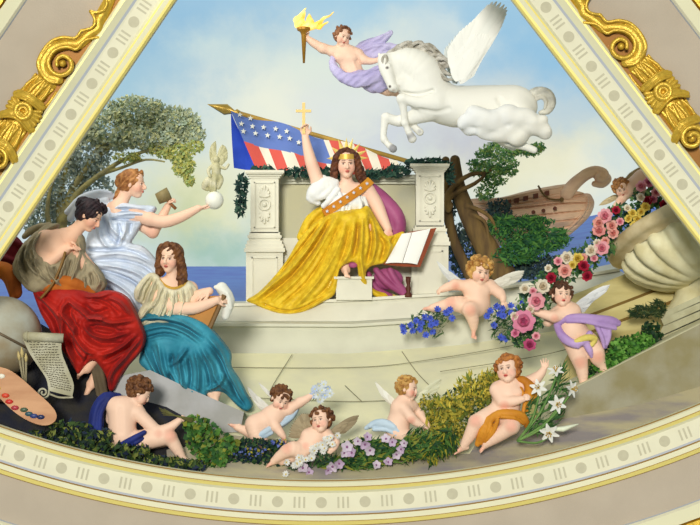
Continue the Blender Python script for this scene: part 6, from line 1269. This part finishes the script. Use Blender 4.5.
# ---- daisies hugged by the reclining child
Y = .62
da = plant('daisy_bunch', 'bunch of white daisies in the arms of the reclining brown winged child', 'flowers', 318, 462, Y)
leaves('stems', [(318, 456, 12, 18, 8, 4, 120), (300, 466, 10, 14, 5, 4, 80)], leaf_m, Y, da, 7, ((70, 104, 64), (92, 124, 74), (48, 78, 66)), 33, 4)
rnd = random.Random(3)
for i in range(34):
    f = rnd.random(); x = 333 - 46 * f + rnd.uniform(-7, 7); y = 436 + 32 * f + rnd.uniform(-5, 5)
    if x < 309 and y < 452: y = 458 + rnd.uniform(-4, 5)
    flower('daisy', 'daisy', .040, (240, 240, 234), (226, 196, 70), pet, W(x, y, Y, 18 + rnd.uniform(0, 3)), (rnd.uniform(-.5, .5), -1, rnd.uniform(-.2, .6)), da, i)

# ---- the great garland along the front
Y = .6
ga = plant('leaf_garland', 'long leafy garland with mauve flowers lying along the curved lower moulding', 'garland', 330, 470, Y)
DG = ((36, 66, 58), (50, 84, 56), (40, 62, 78), (76, 108, 58), (34, 52, 60))
leaves('leaf_mass', [(236, 455, -2, 26, 13, 8, 620), (268, 464, -2, 28, 11, 8, 620), (300, 470, -4, 30, 9, 8, 560), (255, 446, -6, 26, 8, 6, 300), (340, 468, -4, 26, 9, 8, 500), (285, 450, -8, 22, 10, 5, 300)], leaf_m, Y, ga, 5.2, DG, 41, 1.8)
leaves('vine_leaf', [(206, 440, 4, 20, 18, 8, 260), (214, 458, 6, 16, 13, 8, 200), (196, 424, 2, 14, 10, 6, 120), (228, 446, 4, 12, 12, 6, 110)], leaf_m, Y, ga, 6.4, ((98, 146, 66), (74, 124, 56), (128, 164, 80), (56, 100, 52), (150, 156, 60)), 42, 1.15)
leaves('bud_foliage', [(252, 452, 5, 20, 7, 4, 60), (282, 443, 3, 14, 5, 3, 30)], leaf_m, Y, ga, 3.4, ((92, 112, 190), (120, 136, 206), (196, 184, 70)), 43, 1.3)
leaves('blade', [(350, 462, 4, 34, 9, 6, 260), (390, 452, 4, 34, 12, 6, 330), (420, 444, 6, 20, 16, 6, 260), (370, 446, 0, 28, 8, 5, 160)], leaf_m, Y, ga, 15, ((84, 130, 64), (60, 104, 54), (116, 150, 72), (40, 78, 50), (160, 160, 66)), 44, 6, lean=(.9, -.3, .1))
leaves('blade', [(432, 448, 4, 14, 18, 6, 170), (448, 442, 4, 10, 14, 5, 90)], leaf_m, Y, ga, 15, ((60, 104, 50), (90, 126, 54), (44, 74, 44), (180, 170, 56)), 45, 6, lean=(.2, .9, .1))
for i, (x, y, r) in enumerate(((303, 467, 6.5), (309, 471, 5), (333, 465, 6.5), (339, 462, 6), (347, 446, 6.5), (352, 452, 6), (344, 452, 5), (365, 443, 6), (370, 449, 6), (367, 436, 5), (386, 438, 5.5), (392, 441, 5), (396, 453, 5.5), (401, 448, 5), (376, 464, 5), (388, 461, 5), (404, 442, 4.5), (328, 469, 5), (358, 440, 5))):
    flower('mauve_flower', 'five', r * .0103, (214, 190, 216) if i % 2 else (226, 212, 226), (150, 96, 140), pet, W(x, y, Y, 12), (.4 * math.sin(i * 2.3), -1, .5 * math.cos(i * 1.3)), ga, i)
go = plant('goldenrod', 'tall mass of yellow green goldenrod behind the copper haired child', 'flowers', 460, 440, .85)
leaves('blossom_mass', [(476, 392, 0, 20, 14, 8, 900), (452, 408, 2, 22, 12, 8, 900), (490, 382, 0, 12, 12, 8, 380), (440, 424, 4, 16, 14, 8, 620), (424, 410, 0, 10, 10, 6, 260), (455, 430, 4, 14, 14, 6, 420), (486, 400, -2, 10, 14, 6, 260), (428, 398, -2, 12, 5, 5, 120)], leaf_m, .85, go, 3.6, ((214, 194, 74), (156, 150, 60), (206, 190, 84), (120, 128, 54), (86, 108, 54)), 46, 1.7)
leaves('blossom_tuft', [(478, 388, 2, 24, 17, 8, 170), (448, 408, 4, 24, 15, 8, 190), (436, 426, 6, 18, 14, 8, 140), (494, 378, 2, 12, 10, 6, 60)], leaf_m, .85, go, 9, ((222, 204, 84), (190, 180, 70), (122, 138, 60)), 52, 3.2, lean=(.1, -.8, .3))
leaves('leaf_spray', [(470, 404, -5, 30, 20, 6, 500), (446, 432, -3, 16, 16, 5, 320)], leaf_m, .85, go, 6, ((64, 98, 56), (48, 80, 60), (84, 112, 56)), 47, 2.4)

# ---- lilies
Y = .6
li = plant('lily_bunch', 'bunch of tall white lilies with green stems beside the copper haired child', 'flowers', 518, 442, Y)
stem_m = mat('lily_stem', (84, 124, 60), .6, c2=(112, 146, 76), vscale=10)
LS = ((537, 387, 8.5, (-.3, -1, .3)), (555, 403, 9, (.2, -1, .0)), (554, 371, 8, (-.1, -.7, .9)), (569, 388, 8.5, (.7, -.7, .1)), (548, 431, 9.5, (-.2, -.8, -.2)))
for x, y, r, f in LS:
    mb = MB(); P = smooth_path([(516, 440, 12, 1), ((516 + x) / 2 + 4, (440 + y) / 2 + 6, 14, 1), (x + 2, y + 3, 12, 1)], 5)[:, :3]; mb.tube([np.array(W(a, b, Y, c)) for a, b, c in P], .012, 6); mb.build('stem', stem_m, li)
    flower('lily', 'lily', r * .0103, (242, 242, 234), (214, 170, 50), pet, W(x, y, Y, 17), f, li, int(x))
mb = MB(); mb.tube([W(540, 428, Y, 12), W(562, 428, Y, 13), W(577, 423, Y, 13)], [.008, .03, .006], 7); mb.build('bud', mat('lily_bud', (226, 232, 206), .6), li)
leaves('lily_leaf', [(545, 410, 8, 20, 22, 5, 90), (540, 425, 8, 18, 10, 5, 50), (562, 380, 6, 10, 16, 5, 50)], leaf_m, Y, li, 16, ((76, 120, 64), (100, 142, 78), (60, 100, 56)), 48, 7, lean=(.7, -.7, .2))

# ================================================================== the artist's things, lower left
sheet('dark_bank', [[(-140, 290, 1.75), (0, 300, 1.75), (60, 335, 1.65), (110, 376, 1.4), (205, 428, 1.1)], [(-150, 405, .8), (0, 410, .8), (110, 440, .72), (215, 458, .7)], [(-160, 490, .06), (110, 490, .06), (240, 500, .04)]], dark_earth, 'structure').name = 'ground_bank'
sb = thing('stone_block', W(170, 428, 1.2), 'pale grey cut stone block under the woman in blue behind the bare backed child', 'block')
q = [(108, 420), (114, 388), (120, 376), (150, 370), (188, 388), (244, 412), (240, 432), (180, 434)]
V = [W(x, y, 1.22) for x, y in q] + [W(x, y, 1.9) for x, y in q]; n = len(q)
mesh('block', V, [tuple(range(n)), tuple(reversed(range(n, 2*n)))] + [(i, n+i, n+(i+1) % n, (i+1) % n) for i in range(n)], mat('block_stone', (176, 176, 176), .8, c2=(160, 160, 156), vscale=3, bump=.1), sb, False)
Y = 1.0
gl = thing('globe', W(2, 378, Y), 'large pale terrestrial globe beside the parchment scroll at the left moulding', 'globe')
globe_m = mat('globe_map', (176, 178, 164), .5, c2=(150, 134, 104), vscale=2.2, bump=.05)
mb = MB(); mb.ball(W(2, 336, Y), .42, 48); mb.build('sphere', globe_m, gl)
mb = MB(); P = [np.array(W(2, 336, Y)) + .435 * np.array((math.cos(a) * .8, -abs(math.sin(a)) * .75 - .2, math.sin(a) * .1 - .42 * math.cos(a) + .05)) / math.sqrt((.8*math.cos(a))**2 + (abs(math.sin(a))*.75+.2)**2 + (math.sin(a)*.1-.42*math.cos(a)+.05)**2) for a in np.linspace(.0, math.pi, 24)]; mb.tube(P, .014, 8); mb.build('meridian_ring', mat('ring_brass', (110, 94, 72), .4, .4), gl)
mb = MB(); mb.lathe([(.0, 0), (.3, 0), (.3, .05), (.12, .1), (.08, .2), (.14, .25), (.0, .25)], W(2, 400, Y), k=24); mb.build('stand', mat('dark_wood2', (62, 40, 30), .5), gl)
Y = .72
sc = thing('scroll', W(55, 398, Y), 'unrolled parchment scroll covered in writing below the red skirt', 'scroll')
par = mat('parchment', (192, 188, 164), .7, c2=(168, 162, 132), vscale=5)
def sheet_pt(f, g):
    l = smooth_path([(24, 338, 8, 1), (30, 352, 6, 1), (39, 366, 6, 1), (47, 378, 7, 1), (50, 390, 9, 1)], 6); r = smooth_path([(62, 338, 2, 1), (62, 352, 2, 1), (68, 368, 2, 1), (74, 384, 3, 1), (73, 396, 5, 1)], 6)
    i = f * (len(l) - 1); a = int(min(i, len(l) - 2)); t = i - a; P = l[a] + (l[a+1]-l[a]) * t; Q = r[a] + (r[a+1]-r[a]) * t
    return P[:3] + (Q[:3] - P[:3]) * g + np.array((0, 0, 2.5 * math.sin(math.pi * g)))
V = [W(*(lambda p: (p[0], p[1], Y, p[2]))(sheet_pt(i / 24, j / 10))) for i in range(25) for j in range(11)]
F = [(i*11+j, (i+1)*11+j, (i+1)*11+j+1, i*11+j+1) for i in range(24) for j in range(10)]; k = len(V); V += [(a, b + .012, c) for a, b, c in V]; F += [tuple(v + k for v in f[::-1]) for f in F]
mesh('sheet', V, F, par, sc)
mb = MB(); rnd = random.Random(2)
for i in range(2, 22):
    g = .12
    while g < .86:
        w = rnd.uniform(.04, .1); n = 4
        mb.tube([np.array((lambda p: W(p[0], p[1] + rnd.uniform(-.5, .5), Y, p[2] + .5))(sheet_pt(i / 24, min(.9, g + w * q / n)))) for q in range(n + 1)], .0035, 4); g += w + .03
mb.build('writing', mat('ink', (92, 84, 70), .8), sc)
mb = MB(); mb.tube([W(26, 336, Y, 8), W(64, 338, Y, 5)], .048, 16); mb.tube([W(24.5, 336, Y, 8), W(29, 336.2, Y, 8)], [.03, .062], 14); mb.build('roll', par, sc)
sculpt('curl', [S(*[(44.5 + (6.2 - t * .35) * math.cos(t * .75 - .4), 392 + (6.2 - t * .35) * math.sin(t * .75 - .4), 9, 1.0) for t in range(15)], k=.4), S((50, 393, 8, 1), (60, 397, 6, 1), (73, 397, 5, 1), k=1)], par, Y, sc, .4)
Y = .48
pa = thing('palette', W(30, 420, Y), 'wooden painter palette with red green and blue dabs lying at the lower left', 'palette')
q = [(-30, 366), (-8, 366), (8, 369), (22, 378), (36, 390), (50, 402), (58, 412), (57, 420), (48, 424), (34, 421), (18, 412), (2, 398), (-14, 380)]
V0 = smooth_path([(*a, 0, 1) for a in q + [q[0]]], 4)[:-1, :2]; zz = lambda y: (y - 360) * .25
V = [W(x, y, Y, zz(y)) for x, y in V0] + [W(x, y + .6, Y, zz(y) - 1.2) for x, y in V0]; n = len(V0)
mesh('board', V, [tuple(range(n)), tuple(reversed(range(n, 2*n)))] + [(i, n+i, n+(i+1) % n, (i+1) % n) for i in range(n)], mat('palette_wood', (200, 150, 108), .5, c2=(180, 128, 88), vscale=4, stretch=(.5, 1, 2)), pa, False)
for i, (x, y, c) in enumerate(((-2, 388, (226, 190, 70)), (7, 395, (206, 70, 46)), (11, 401, (196, 52, 44)), (17, 407, (170, 56, 66)), (26, 409, (76, 92, 70)), (31, 413, (52, 84, 92)), (36, 415, (54, 66, 120)), (43, 416, (40, 48, 86)), (2, 376, (232, 226, 206)))):
    mb = MB(); mb.ball(W(x, y, Y, zz(y) + .2), (.042, .014, .026), 10); mb.build('paint_dab', mat('paint_%d' % i, c, .35), pa)
for i, (x0, y0, x1, y1, lab) in enumerate(((24, 386, 18, 351, 'thin paintbrush behind the palette, leftmost of the three upright brushes'), (25, 386, 21.5, 347, 'thin paintbrush behind the palette, middle one of the three upright brushes'), (26, 386, 26, 353, 'thin paintbrush behind the palette, nearest to the scroll curl'))):
    br = thing('paintbrush', W(x0, y0, .56), lab, 'paintbrush', 'paintbrushes behind the palette')
    mb = MB(); a, b = np.array(W(x0, y0, .56)), np.array(W(x1, y1, .56)); mb.tube([a, a + (b - a) * .75], [.008, .012], 8); mb.build('handle', mat('brush_handle', (150, 140, 110), .5), br)
    mb = MB(); mb.tube([a + (b - a) * .74, a + (b - a) * .86, b], [.013, .018, .003], 8); mb.build('bristles', mat('bristle', (196, 176, 120), .8), br)
sh_ = plant('shrub', 'low dark leafy shrub along the lower left moulding around the bare backed child', 'shrub', 120, 462, .42)
leaves('foliage', [(85, 440, 0, 30, 9, 8, 230), (120, 452, 2, 34, 8, 8, 290), (160, 463, 2, 32, 7, 8, 280), (70, 428, -2, 26, 8, 6, 120), (185, 466, 0, 22, 7, 6, 150), (40, 436, 0, 26, 6, 5, 120), (100, 434, 2, 14, 6, 5, 60)], leaf_m, .42, sh_, 8.5, ((56, 82, 48), (78, 104, 54), (40, 58, 48), (48, 60, 84), (140, 150, 72)), 51, 2.1)
